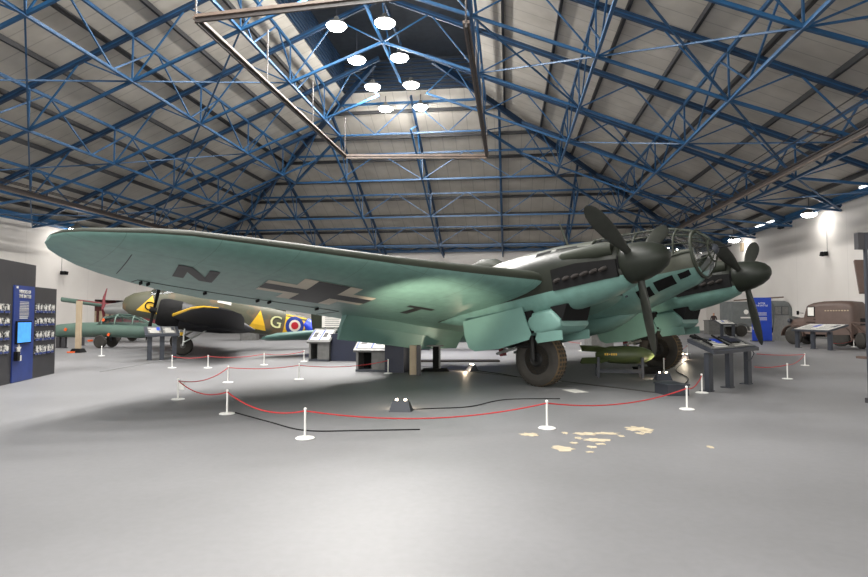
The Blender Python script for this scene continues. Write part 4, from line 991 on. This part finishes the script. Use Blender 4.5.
# ================================================================== BLUE BANNER
p=gp(752.5,341.3); Yb=p.y; wB=20/F_PX*Yb; hB=(341.3-298)/F_PX*Yb
t=thing('banner_stand','tall bright blue banner panel with white heading, behind the far propeller','banner',p,0.05)
b=MB(); b.box((wB/2,0,hB/2+.02),(wB,.06,hB),'bluep'); b.build('panel',t); b=MB(); b.box((wB/2,0,.02),(wB+.05,.4,.04),'dgrey'); b.build('foot',t)
XB=lambda x,z: basis((x,-.032,z),(1,0,0),(0,0,1),(0,-1,0))
text_mesh('AFTER',.15,'white',XB(wB*.5,hB*.87),'heading_text',t); text_mesh('THE BATTLE',.13,'white',XB(wB*.5,hB*.82),'heading_text',t)
b=MB()
for k in range(4): b.box((wB*.53,-.033,hB*.66-k*.05),(.5,.006,.018),'offw')
for k in range(4): b.box((wB*.53,-.033,hB*.55-k*.05),(.52,.006,.018),'offw')
b.box((.14,-.034,hB*.33),(.24,.01,.3),'screen' if False else 'offw'); b.build('printed_block',t)
# ================================================================== BROWN VAN
def wheel(parent,x,y,r,w,rim='brown',name='wheel'):
    X=Matrix.Translation((x,y,r))@Matrix.Rotation(PI/2,4,'X')
    b=MB(); b.lathe([(r*.55,-w/2),(r*.9,-w/2),(r,-w*.35),(r,w*.35),(r*.9,w/2),(r*.55,w/2)],'tyre',26,X=X); o=b.build(name,parent)
    b=MB(); b.lathe([(.03,-w*.45),(r*.2,-w*.5),(r*.25,-w*.3),(r*.5,-w*.25),(r*.56,-w*.45),(r*.56,w*.45),(r*.5,w*.25),(r*.25,w*.3),(r*.2,w*.5),(.03,w*.45)],rim,22,X=X); b.build('wheel_rim',o)
p=gp(841,346.4); dr=Vector((-.42,.9,0)).normalized()
van=thing('service_van','dull brown wartime van with rounded rear body by the right wall','van',p,math.atan2(dr.y,dr.x))
for x in(0,2.3):
    for y in(.0,-1.02): wheel(van,x,y,.44,.24)
# body lofted across x (forward); y 0.1 .. -1.6
def box_sec(x,y0,y1,z0,z1,r=.25,n=6):
    pts=[(y0,z0),(y1,z0)]
    for k in range(n+1): a=PI/2*k/n; pts.append((y1+r-r*math.cos(a),z1-r+r*math.sin(a)))
    for k in range(n+1): a=PI/2*(1-k/n); pts.append((y0-r+r*math.cos(a),z1-r+r*math.sin(a)))
    return [Vector((x,a,c)) for a,c in pts]
b=MB(); secs=[box_sec(x,.13-i_,-1.15+i_,z0,z1) for x,z0,z1,i_ in((-.66,.62,1.85,.12),(-.62,.58,2.02,.05),(-.5,.56,2.14,0),(0,.55,2.2,0),(.8,.55,2.19,0),(1.3,.55,2.12,.02),(1.6,.55,2.02,.06),(1.75,.55,1.55,.08))]
b.loft(secs,M['brown'],smooth=True); b.build('body',van)
b=MB(); secs=[box_sec(x,-.12-i_,-.98+i_,z0,z1,.2) for x,z0,z1,i_ in((1.7,.6,1.42,0),(2.25,.6,1.36,.06),(2.6,.62,1.3,.14),(2.7,.65,1.15,.2))]; b.loft(secs,M['brown']); b.build('bonnet',van)
for y in(.06,-1.08):
    for x in(0,2.3):
        b=MB(); rr=[]
        for k in range(11):
            a=PI*(.0+k/10); rr.append((x+.58*math.cos(a),.44+.56*math.sin(a)))
        for (q,z),(q2,z2) in zip(rr,rr[1:]): b.beam((q,y,z),(q2,y,z2),.3,.035,'brown')
        b.build('mudguard',van)
b=MB(); b.box((.9,-.5,.5),(3.2,.9,.14),'black'); b.build('chassis',van)
b=MB(); b.box((1.32,.135,1.68),(.3,.02,.42),'offw'); b.box((1.32,.13,1.68),(.38,.014,.5),'black'); b.build('cab_window',van)  # off-white pane: light on the window is put into its colour
b=MB(); b.box((1.35,.135,1.15),(.45,.012,.03),'black'); b.tube([(1.1,.14,1.3),(1.2,.14,1.3)],.015,'black',6); b.build('door_handle',van)
b=MB(); b.box((.2,.135,1.75),(1.5,.004,.1),'wood') ; b.build('sign_lettering',van) if False else None
b=MB()
for k in range(9): b.box((.6-k*.13,.136,1.72),(.08,.008,.05),'wood')
b.build('side_lettering',van)
b=MB()
for y in(-.2,-.9): b.tube([(2.6,y,1.22),(2.72,y,1.22)],.11,'dgrey',12)
b.build('headlamp',van)
b=MB(); b.beam((1.7,.13,1.6),(1.8,.4,1.62),.03,.03,'black'); b.box((1.8,.42,1.62),(.03,.16,.2),'black'); b.build('wing_mirror',van)
# ================================================================== GREY TRUCK
p=gp(741,336.6); trk=thing('fire_tender','grey wartime tender with box body and ladder behind the blue banner','truck',p,0.0)
Yk=p.y; k_=Yk/F_PX
for x in(0,3.0):
    for y in(0,1.5): wheel(trk,x,y,.42,.25,'dgrey')
def bs2(x,y0,y1,z0,z1,r): return [Vector((v.x,v.y,v.z)) for v in box_sec(x,y1,y0,z0,z1,r)]
b=MB(); b.loft([bs2(x,-.1,1.7,.7,2.5,.08) for x in(-.65,.9,2.25)],M['grey'],smooth=False); b.build('box_body',trk)
b=MB(); b.loft([bs2(x,-.1+i_,1.7-i_,.6,z1,.25) for x,z1,i_ in((2.3,2.55,0),(3.2,2.55,0),(3.5,2.45,.03),(3.68,2.1,.06),(3.75,1.5,.08),(3.78,.8,.1))],M['grey']); b.build('cab',trk)
for x in(2.62,3.12): b=MB(); b.box((x,-.115,1.85),(.42,.02,.55),'mgrey'); b.box((x,-.11,1.85),(.48,.02,.62),'dgrey'); b.build('cab_window',trk)
b=MB()
for x in(0,3.0):
    rr=[(x+.58*math.cos(PI*k/10),.42+.55*math.sin(PI*k/10)) for k in range(11)]
    for (q,z),(q2,z2) in zip(rr,rr[1:]): b.beam((q,-.02,z),(q2,-.02,z2),.3,.04,'mgrey')
b.build('mudguard',trk)
b=MB(); b.lathe([(.15,-.01),(.17,0),(.15,.01)],'offw',16,X=Matrix.Translation((.35,-.11,1.75))@Matrix.Rotation(PI/2,4,'X')); b.box((.35,-.11,1.35),(.8,.006,.1),'offw'); b.build('body_emblem',trk)
t=thing('wooden_ladder','red-brown wooden ladder laid on the roof of the grey tender','ladder',p+Vector((.4,.5,2.62)),0); t.rotation_euler=(0,-.07,0)
b=MB(); b.beam((-.4,0,0),(3.0,0,.0),.07,.1,'rail'); b.beam((-.4,.4,0),(3.0,.4,.0),.07,.1,'rail'); b.build('rail',t)
b=MB()
for k in range(10): b.beam((-.2+k*.34,0,0),(-.2+k*.34,.4,0),.04,.04,'rail')
b.build('rung',t)
p=gp(766,339); t=thing('loading_platform','low platform with a pale plank top between the banner and the console','platform',p,0)
b=MB(); b.box((.9,.1,.32),(2.1,.5,.14),'plank'); b.build('plank_top',t); b=MB(); b.box((.5,.1,.12),(.4,.4,.24),'grey'); b.box((1.5,.1,.12),(.4,.4,.24),'grey'); b.build('support',t)
# grey tent shape / trailer behind and beige furniture
p=dp(787,330,34.5); p.z=0; t=thing('field_tent','small grey ridge tent behind the console at the right wall','tent',p,0)
b=MB(); b.raw([(0,0,0),(1.4,0,0),(1.4,1.6,0),(0,1.6,0),(.2,.1,1.5),(1.0,.1,1.35),(1.0,1.5,1.35),(.2,1.5,1.5)],[(0,3,2,1),(4,5,6,7),(0,1,5,4),(1,2,6,5),(2,3,7,6),(3,0,4,7)],'mgrey'); b.build('canvas',t)
b=MB(); b.lathe([(.22,-.02),(.22,.02)],'navy',18,X=Matrix.Translation((.45,-.0,1.05))@Matrix.Rotation(PI/2,4,'X')); b.build('round_badge',t)
p=gp(709,334.5); t=thing('reception_desk','grey desk in front of the far doorway','desk',p,0)
b=MB(); b.box((.5,.4,.55),(1.0,.9,1.1),'mgrey'); b.box((1.2,.35,.45),(.4,.7,.9),'grey'); b.build('body',t); b=MB(); b.box((.5,.4,1.12),(1.1,1.0,.04),'dgrey'); b.build('desk_top',t)
p=gp(727,334); t=thing('round_sign','round blue and white poster sign beside the grey tender','sign',p,0); b=MB(); b.box((.05,0,.6),(.06,.06,1.2),'dgrey'); b.build('pole',t); b=MB(); b.lathe([(.32,-.02),(.34,0),(.32,.02)],'screen' if False else 'bluep',20,X=Matrix.Translation((.05,-.02,1.55))@Matrix.Rotation(PI/2,4,'X')); b.lathe([(.2,-.022),(.2,.0)],'offw',12,X=Matrix.Translation((.08,-.03,1.55))@Matrix.Rotation(PI/2,4,'X')); b.build('disc',t)
# old trailer machine with canvas at right edge
p=gp(857,349); t=thing('generator_trailer','brown framed machine trailer at the right edge beside the brown van','trailer',p+Vector((.1,-.5,0)),1.45)
wheel(t,.6,-.1,.36,.18); wheel(t,.6,-1.3,.36,.18)
b=MB()
for x in(0,1.5):
    for y in(-.2,-1.2): b.beam((x,y,.3),(x,y,1.15),.07,.07,'brown')
for z in(.4,1.15):
    for y in(-.2,-1.2): b.beam((0,y,z),(1.5,y,z),.06,.06,'brown')
    for x in(0,1.5): b.beam((x,-.2,z),(x,-1.2,z),.06,.06,'brown')
b.beam((0,-.2,.4),(1.5,-.2,1.15),.05,.05,'brown'); b.build('frame',t)
b=MB(); b.box((.75,-.7,.7),(1.1,.7,.6),'brown'); b.tube([(.3,-.5,1.0),(.3,-.5,1.6),(.3,-.3,1.75)],.06,'black',8); b.box((1.0,-.6,1.2),(.4,.4,.3),'black'); b.build('engine_block',t)
p=dp(860,292,20); t=thing('canvas_canopy','brown canvas sheet hanging behind the display case','canvas',(p.x,20,0),0)
b=MB(); b.raw([(0,0,2.25),(.9,0,2.25),(.9,.5,3.4),(.2,.5,3.4),(0,.05,2.2),(.9,.05,2.2),(.9,.55,3.35),(.2,.55,3.35)],[(0,1,2,3),(7,6,5,4),(0,4,5,1),(1,5,6,2),(2,6,7,3),(3,7,4,0)],'brown'); b.build('canvas_sheet',t)
b=MB(); b.tube([(.6,.3,0),(.6,.3,2.7)],.04,'brown',8); b.box((.6,.3,.04),(.7,.7,.08),'brown'); b.build('support_pole',t)
# ================================================================== PEOPLE (far away)
def person(p,h,label,top,low,rz,pose=0):
    me=bpy.data.meshes.new('person'); s=h/1.75
    V=[(0,0,.95),(0,0,1.15),(0,0,1.38),(0,.01,1.5),(0,.02,1.6),(0,.02,1.70), # 0-5
       (.11,0,.88),(.13,.03,.5),(.13,-.02,.08),(.13,.12,.03),(-.11,0,.88),(-.12,-.05,.5),(-.13,-.1,.08),(-.13,.04,.03),
       (.2,0,1.40),(.27,0,1.12),(.22,.2,1.0),(.18,.27,.98),(-.2,0,1.40),(-.27,-.02,1.12),(-.25,.12,.9),(-.24,.16,.84)]
    Ed=[(0,1),(1,2),(2,3),(3,4),(4,5),(0,6),(6,7),(7,8),(8,9),(0,10),(10,11),(11,12),(12,13),(2,14),(14,15),(15,16),(16,17),(2,18),(18,19),(19,20),(20,21)]
    rad=[.15,.13,.15,.06,.10,.085,.09,.065,.045,.04,.09,.065,.045,.04,.065,.048,.036,.03,.065,.048,.036,.03]
    me.from_pydata([(x*s,y*s,z*s) for x,y,z in V],Ed,[]); o=bpy.data.objects.new('person',me); COL.objects.link(o)
    m=o.modifiers.new('s','SKIN'); 
    for i,sv in enumerate(me.skin_vertices[0].data): sv.radius=(rad[i]*s,rad[i]*s*.85); sv.use_root=(i==0)
    sb=o.modifiers.new('u','SUBSURF'); sb.levels=2; sb.render_levels=2
    bpy.context.view_layer.update(); m2=bpy.data.meshes.new_from_object(o.evaluated_get(bpy.context.evaluated_depsgraph_get())); o.modifiers.clear(); o.data=m2; bpy.data.meshes.remove(me)
    zmin=min(v.co.z for v in m2.vertices)
    for v in m2.vertices: v.co.z-=zmin
    for mm in(low,top,'skin','hair','black'): m2.materials.append(M[mm])
    for f in m2.polygons:
        z=f.center.z/s; f.use_smooth=True
        f.material_index=4 if z<.12 else 0 if z<.98 and abs(f.center.x)<.2*s else 1 if z<1.47 and not (z<1.02 and abs(f.center.x)>.17*s) else 3 if (z>1.68 or (f.center.y<0 and z>1.56)) else 2
    o.location=p; o.rotation_euler=(0,0,rz); tag(o,label,'person','visitors near the far doorway')
    b=MB(); b.box((0,.1*s,1.61*s),(.03*s,.05*s,.04*s),'skin'); b.box((0,.095*s,1.57*s),(.05*s,.02*s,.01*s),'wine')
    for q in(-.035,.035): b.box((q*s,.088*s,1.645*s),(.02*s,.02*s,.012*s),'black')
    b.build('face',o)
person(gp(694,333.5),1.74,'person in blue top and dark trousers standing left of the far doorway','shirt','jeans',R(60))
person(gp(714,332.0),1.80,'person in dark jacket standing in the far doorway behind the desk','jacket','jeans',R(180))
# ================================================================== BEIGE POST, PEDESTALS (left)
p=gp(78,352.5); t=thing('timber_post','tall pale timber post on a black foot in front of the green aeroplane','post',p,0)
b=MB(); hP=(352.5-301)/F_PX*p.y; b.box((0,0,hP/2),(.19,.12,hP),'wood'); b.build('post',t); b=MB(); b.box((0,0,.08),(.45,.45,.16),'black',taper=.7); b.box((-.12,-.25,.03),(.25,.15,.05),'orange'); b.build('foot',t)
for px,py,lab in((58.5,348,'leftmost short black plinth under the green aeroplane nose'),(64,348,'second short black plinth beside the leftmost one'),(82,345.5,'short black plinth right of the timber post')):
    q=gp(px,py); b=MB(); b.box(q+Vector((0,0,.25)),(.16,.16,.5),'wallblk'); b.box(q+Vector((0,0,.01)),(.24,.24,.02),'wallblk'); tag(b.build('short_plinth'),lab,'plinth','short black plinths under the green aeroplane')
# ================================================================== TRAINER AEROPLANE
OX=thing('trainer_aircraft','camouflaged twin-engined trainer with yellow letter G triangle and roundel, left of the bomber','aircraft')
of=Vector((-.9,-.42,0)).normalized(); OT=R(12); OR=.36
OM=Matrix.Translation((-9.3+.66*2.2/1,22.1+.75*2.2,OR))@Matrix.Rotation(math.atan2(of.y,of.x),4,'Z')
oc=Vector((-9.3,22.1,0))-Vector((-of.y*1,of.x,0))*2.2      # centre between the wheels
OM=Matrix.Translation((oc.x,oc.y,OR))@Matrix.Rotation(math.atan2(of.y,of.x),4,'Z')@Matrix.Rotation(-OT,4,'Y')@Matrix.Translation((0,0,-OR))
OX.matrix_world=OM
OS=[(2.4,1.5,.03,.04,.04),(2.35,1.5,.2,.22,.22),(2.1,1.53,.37,.42,.4),(1.65,1.6,.48,.54,.52),(1.0,1.72,.54,.62,.62),(.4,1.84,.58,.74,.72),(0,1.9,.6,.78,.76),(-1.2,1.9,.61,.76,.72),(-2.6,1.92,.56,.60,.62),(-4.2,1.96,.45,.52,.53),(-6,2.0,.3,.38,.38),(-8,2.06,.10,.26,.2)]
def osec(x):
    for a,c in zip(OS,OS[1:]):
        if a[0]>=x>=c[0]:
            t=(a[0]-x)/(a[0]-c[0]); return [a[i]*(1-t)+c[i]*t for i in range(5)]
def opt(x,a,off=0):
    s=osec(x); c,sn=math.cos(a),math.sin(a); e=.8
    return Vector((x,(s[2]+off)*math.copysign(abs(c)**e,c),s[1]+((s[3] if sn>=0 else s[4])+off)*math.copysign(abs(sn)**e,sn)))
ox=sorted(set([s[0] for s in OS]+[-.6,-1.9,-3.3,-4.7,-6.2]),reverse=True)
b=MB(); b.loft([[opt(x,2*PI*k/28) for k in range(28)] for x in ox],M['oxf']); b.build('fuselage',OX)
# cockpit canopy
cs=[]
for x,h,w in((1.5,.02,.42),(1.1,.50,.44),(.7,.62,.45),(.1,.58,.47),(-.6,.40,.46),(-1.5,.05,.4)):
    s=osec(x); cs.append([Vector((x,w*math.cos(PI*k/12),s[1]+s[3]-.18+(h+.16)*math.sin(PI*k/12)**.7)) for k in range(13)])
b=MB(); b.loft(cs,M['glass'],cap=False,fm=lambda i,k:None if k==12 else (M['oxf'] if i>=4 else M['glass'])); b.build('canopy_glazing',OX)
b=MB()
for i,x in enumerate((.45,.1,-.4,-.9,-1.4,-1.8)):
    j=min(i,5)
for r in cs[1:5]: b.tube(r,.02,'oxf',6)
for k in(2,4,8,10): b.tube([r[k] for r in cs[:5]],.018,'oxf',6)
b.build('canopy_frame',OX)
b=MB(); b.loft([[v+Vector((0,0,.02)) for v in r[3:10]] for r in cs[1:4]],M['orange'],cap=False); b.build('orange_sun_cover',OX)
b=MB()
for x0,x1 in((-.95,-1.5),):
    for sd in(1,-1):
        a0,a1=(22,48) if sd>0 else (132,158)
        g=[[opt(x0+(x1-x0)*i/3,R(a0+(a1-a0)*j/3),.01) for j in range(4)] for i in range(4)]; b.raw([p for r in g for p in r],[(i*4+j,i*4+j+1,(i+1)*4+j+1,(i+1)*4+j) for i in range(3) for j in range(3)],'offw',True)
b.build('cabin_window',OX,fix=False)
def oproj(x,z,off):  # point on port side at height
    s=osec(x); q=(z-s[1])/(s[3] if z>s[1] else s[4]); q=max(-.98,min(.98,q)); c=(1-abs(q)**(2/.8))**(.8/2)
    return Vector((x,s[2]*c+off,z))
def odecal(poly,mm,off,parent,name):
    bm=bmesh.new(); vs=[bm.verts.new((x,z,0)) for x,z in poly]; f=bm.faces.new(vs); bmesh.ops.triangulate(bm,faces=[f]); bmesh.ops.subdivide_edges(bm,edges=bm.edges,cuts=3,use_grid_fill=True); bm.verts.index_update()
    b=MB(); b.raw([oproj(v.co.x,v.co.y,off) for v in bm.verts],[tuple(v.index for v in f.verts) for f in bm.faces],mm); bm.free(); return b.build(name,parent,fix=False)
circ=lambda cx,cz,r,n=28:[(cx+r*math.cos(2*PI*k/n),cz+r*math.sin(2*PI*k/n)) for k in range(n)]
# nose gas patch
odecal([(1.12,1.32),(1.86,1.32),(1.42,2.0)],'yellow',.012,OX,'yellow_triangle')
odecal([(-2.35,1.5),(-3.1,1.5),(-2.7,2.3)],'yellow',.03,OX,'yellow_triangle')
odecal([(-3.8,1.55),(-4.7,1.55),(-4.7,2.38),(-3.8,2.38)],'yellow',.016,OX,'yellow_band')
for r,mm,o_ in((.40,'rblue',.018),(.25,'mark_w',.024),(.16,'red',.030)): odecal(circ(-4.24,1.96,r),mm,o_+.012,OX,'roundel')
text_mesh('G',.5,'black',basis((1.45,.53,1.55),(-1,.25,0),(0,0,1),(.25,1,0)),'letter_g',OX,.02)
text_mesh('G',.72,'cream',basis((-3.42,.53,1.93),(-1,-.07,0),(0,0,1),(-.07,1,0)),'letter_g',OX,.02)
# wings
for sg in(1,-1):
    b=MB(); st=[]
    for y,xl,xt,z,tk in((.3,.75,-2.1,1.28,.42),(2.2,.7,-2.0,1.34,.40),(4.0,.45,-1.75,1.52,.32),(5.6,.2,-1.5,1.70,.24),(6.6,-.1,-1.25,1.80,.16),(7.0,-.5,-.9,1.84,.05)):
        c=xl-xt; st.append([Vector((xl-q*c,sg*y,z+yt(q,tk)*1.0)) for q in CH]+[Vector((xl-q*c,sg*y,z-yt(q,tk)*.9)) for q in CH[::-1][1:-1]])
    b.loft(st,M['oxb'],fm=lambda i,k:M['yellow'] if (i>=1 and (k<2 or k>len(st[0])-3)) else M['oxb']); b.build('wing',OX)
    # nacelle, engine cowling
    cy=sg*2.2; b=MB(); X=Matrix.Translation((0,cy,1.42))@Matrix.Rotation(PI/2,4,'Y')
    b.lathe([(.34,1.12),(.44,1.1),(.50,1.0),(.53,.8),(.53,.35)],'black',28,X=X); b.lathe([(.52,.36),(.5,.2),(.46,-.4),(.36,-1.2),(.2,-2.0),(.04,-2.4)],'oxb',28,X=X); b.lathe([(.02,1.05),(.33,1.08),(.34,1.0),(.02,.98)],'blackgear',20,X=X)
    b.build('engine_nacelle',OX)
    for k in range(2):
        a=R(15)+k*PI; rad=Vector((0,math.sin(a),math.cos(a))); st=[]
        for r,c,t_ in((.05,.1,.1),(.3,.16,.06),(.7,.2,.04),(1.0,.16,.03),(1.15,.05,.015)):
            o_=Vector((1.25,cy,1.42))+rad*r; tan=Vector((1,0,0)).cross(rad); cdv=(tan*.8-Vector((1,0,0))*.6); nd=rad.cross(cdv)
            st.append([o_+cdv*(c/2*math.cos(2*PI*j/10))+nd*(t_/2*math.sin(2*PI*j/10)) for j in range(10)])
        b=MB(); b.loft(st,M['black']); b.build('propeller_blade',OX)
    b=MB(); b.lathe([(.12,-.1),(.12,.05),(.05,.15)],'black',14,X=Matrix.Translation((1.25,cy,1.42))@Matrix.Rotation(PI/2,4,'Y')); b.build('propeller_hub',OX)
    b=MB(); b.lathe([(.12,-.12),(.3,-.13),(.36,-.06),(.36,.06),(.3,.13),(.12,.12)],'tyre',26,X=Matrix.Translation((0,cy,OR))@Matrix.Rotation(PI/2,4,'X')); w=b.build('main_wheel',OX)
    b=MB(); b.lathe([(.03,-.14),(.16,-.1),(.16,.1),(.03,.14)],'mgrey',16,X=Matrix.Translation((0,cy,OR))@Matrix.Rotation(PI/2,4,'X')); b.build('wheel_hub',w)
    b=MB()
    for q in(-.2,.2): b.tube([(0,cy+q,OR),(.1,cy+q,1.1)],.035,'alu',8); b.tube([(0,cy+q,.5),(-.7,cy+q,1.1)],.025,'alu',8)
    b.box((.15,cy,.78),(.1,.3,.12),'yellow'); b.build('undercarriage_leg',OX)
    b=MB(); st=[]
    for y,xl,xt in((.1,-7.3,-8.6),(1.4,-7.5,-8.5),(2.0,-7.8,-8.3)):
        c=xl-xt; st.append([Vector((xl-q*c,sg*y,1.95+yt(q,.14))) for q in CH]+[Vector((xl-q*c,sg*y,1.95-yt(q,.14))) for q in CH[::-1][1:-1]])
    b.loft(st,M['oxf']); b.build('tailplane',OX)
b=MB(); st=[]
for z,xl,xt in((1.9,-7.2,-8.7),(2.8,-7.8,-8.8),(3.1,-8.2,-8.6)):
    c=xl-xt; st.append([Vector((xl-q*c,yt(q,.12),z)) for q in CH]+[Vector((xl-q*c,-yt(q,.12),z)) for q in CH[::-1][1:-1]])
b.loft(st,M['oxf']); b.build('tail_fin',OX)
tp=OM.inverted()@Vector((*(OM@Vector((-7.6,0,1.8))).xy,.14)); b=MB(); b.tube([(-7.6,0,1.7),tp],.03,'alu',6); b.lathe([(.03,-.05),(.14,-.04),(.14,.04),(.03,.05)],'tyre',16,X=Matrix.Translation(tp)@Matrix.Rotation(PI/2,4,'X')); b.build('tail_wheel',OX)
# ================================================================== GREEN AEROPLANES far left
G=thing('green_aircraft','pale green aeroplane with a long rounded nose behind the timber post','aircraft',(-15.9,27.4,0),0)
def gsec(x,zc,hy,hz,n=20): return [Vector((x,hy*math.cos(2*PI*k/n),zc+hz*math.sin(2*PI*k/n))) for k in range(n)]
b=MB(); b.loft([gsec(*a) for a in((-2.0,.75,.03,.03),(-1.9,.76,.2,.16),(-1.3,.78,.38,.30),(-.4,.82,.45,.34),(1.0,.84,.48,.35),(2.4,.80,.45,.36),(3.2,.80,.36,.30),(3.7,.85,.1,.1))],M['sage']); b.build('fuselage',G)
cg=[[Vector((x,.36*math.cos(PI*k/10),1.06+h*math.sin(PI*k/10))) for k in range(11)] for x,h in((.55,.02),(.8,.35),(1.4,.48),(2.2,.45),(2.9,.04))]
b=MB(); b.loft(cg,M['glass'],cap=False,fm=lambda i,k:None if k==10 else M['glass']); b.build('canopy_glazing',G)
b=MB(); 
for r in cg[1:4]: b.tube(r,.03,'sage',6)
for k in(3,5,7): b.tube([r[k] for r in cg],.025,'sage',6)
b.build('canopy_frame',G)
b=MB(); b.lathe([(.06,-.08),(.26,-.08),(.3,0),(.26,.08),(.06,.08)],'tyre',20,X=Matrix.Translation((.85,-.5,.3))@Matrix.Rotation(PI/2,4,'X')); b.build('main_wheel',G)
b=MB(); b.lathe([(.06,-.08),(.26,-.08),(.3,0),(.26,.08),(.06,.08)],'tyre',20,X=Matrix.Translation((.85,.5,.3))@Matrix.Rotation(PI/2,4,'X')); b.build('main_wheel',G)
b=MB(); b.tube([(.85,-.42,.3),(.8,-.3,.7)],.05,'dgrey',8); b.tube([(.85,.42,.3),(.8,.3,.7)],.05,'dgrey',8); b.box((.35,-.4,.35),(.08,.3,.08),'orange'); b.build('undercarriage_leg',G)
b=MB()
for x,z in((-.75,.85),(.95,1.28),(1.2,.62)): b.box((x,-.46,z),(.10,.05,.12),'orange',rot=(0,.5,0))
b.build('orange_tag',G)
b=MB(); st=[]
for y,xl,xt,z in((-.3,.2,1.8,.62),(-2.6,.5,1.6,.7),(-3.2,.8,1.3,.72)):
    c=xl-xt; st.append([Vector((xl-q*c,y,z+yt(q,.2))) for q in CH]+[Vector((xl-q*c,y,z-yt(q,.2))) for q in CH[::-1][1:-1]])
b.loft(st,M['sage']); b.build('wing',G) if False else None
H=thing('high_wing_aircraft','light high-winged aeroplane with red striped wing and upright propeller behind the trainer nose','aircraft',(-18.0,33.5,0),0)
b=MB(); st=[]
for x,y,z,c in((-2.9,.0,2.38,.35),(-2.0,0,2.25,.9),(0,0,2.0,1.3),(1.6,0,1.7,1.5),(4.5,0,1.75,1.5)):
    st.append([Vector((x,y-.2+q*c,z+yt(q,.28))) for q in CH]+[Vector((x,y-.2+q*c,z-yt(q,.24))) for q in CH[::-1][1:-1]])
b.loft(st,M['sage'],fm=lambda i,k:M['wine'] if (i in(1,2) and k in(3,4,5)) else M['sage']); b.build('wing',H)
b=MB(); b.loft([gsec(*a) for a in((-.9,1.72,.05,.05),(-.7,1.74,.3,.28),(.3,1.78,.42,.4),(1.5,1.7,.4,.38),(4.0,1.6,.3,.3))],M['alu'],X=Matrix.Translation((.6,-.5,.1))); b.build('engine_nacelle',H)
b=MB(); b.tube([(-.35,-.5,1.85),(-.3,-.5,2.5),(-.15,-.5,3.0)],[.09,.07,.02],'wine',8); b.tube([(-.35,-.5,1.85),(-.45,-.2,1.2)],[.09,.03],'wine',8); b.build('propeller_blade',H)
b=MB(); b.loft([gsec(*a) for a in((-.3,1.0,.05,.05),(0,1.0,.35,.4),(1.0,1.05,.5,.55),(3.0,1.1,.4,.45),(6.0,1.3,.12,.15))],M['wine']); b.build('fuselage',H)
b=MB()
for q in(-.9,.9): b.tube([(.6,q*.5,1.0),(.6,q,.3)],.04,'dgrey',6); b.lathe([(.05,-.08),(.28,-.07),(.3,0),(.28,.07),(.05,.08)],'tyre',16,X=Matrix.Translation((.6,q,.3))@Matrix.Rotation(PI/2,4,'X'))
b.build('undercarriage_leg',H)
# clutter of machines glimpsed between the wing and the trainer
for (px,py,Y,w,h,mm,nm,lab,cat) in ((250,309,36,1.6,.5,'black','engine_crate','dark machinery glimpsed above the trainer fuselage under the cross','machinery'),(262,311,38,1.2,1.1,'offw','engine_crate','pale crate glimpsed beneath the wing above the letter G','crate'),(277,309,37,1.0,1.2,'green','engine_crate','dark green engine glimpsed left of the blue tarpaulin','machinery')):
    q=dp(px,py,Y); b=MB(); b.box((q.x,Y,q.z-.1),(w,1,h),mm,taper=.8); b.box((q.x,Y,(q.z-h/2)/2),(w*.6,.6,q.z-h/2),'mgrey'); tag(b.build(nm),lab,cat)
# ================================================================== RENDER SETTINGS
w=bpy.data.worlds.new('ambient_fill'); scn.world=w; w.use_nodes=True  # added even fill light, enters through the open near end of the hall
bg=w.node_tree.nodes['Background']; bg.inputs[0].default_value=(1,.98,.95,1); bg.inputs[1].default_value=5
scn.view_settings.view_transform='Standard'; scn.view_settings.look='None'; scn.view_settings.gamma=1; scn.view_settings.exposure=-.56
scn.cycles.max_bounces=6; scn.cycles.diffuse_bounces=4; scn.cycles.sample_clamp_indirect=4; scn.cycles.use_denoising=True; scn.cycles.transparent_max_bounces=16
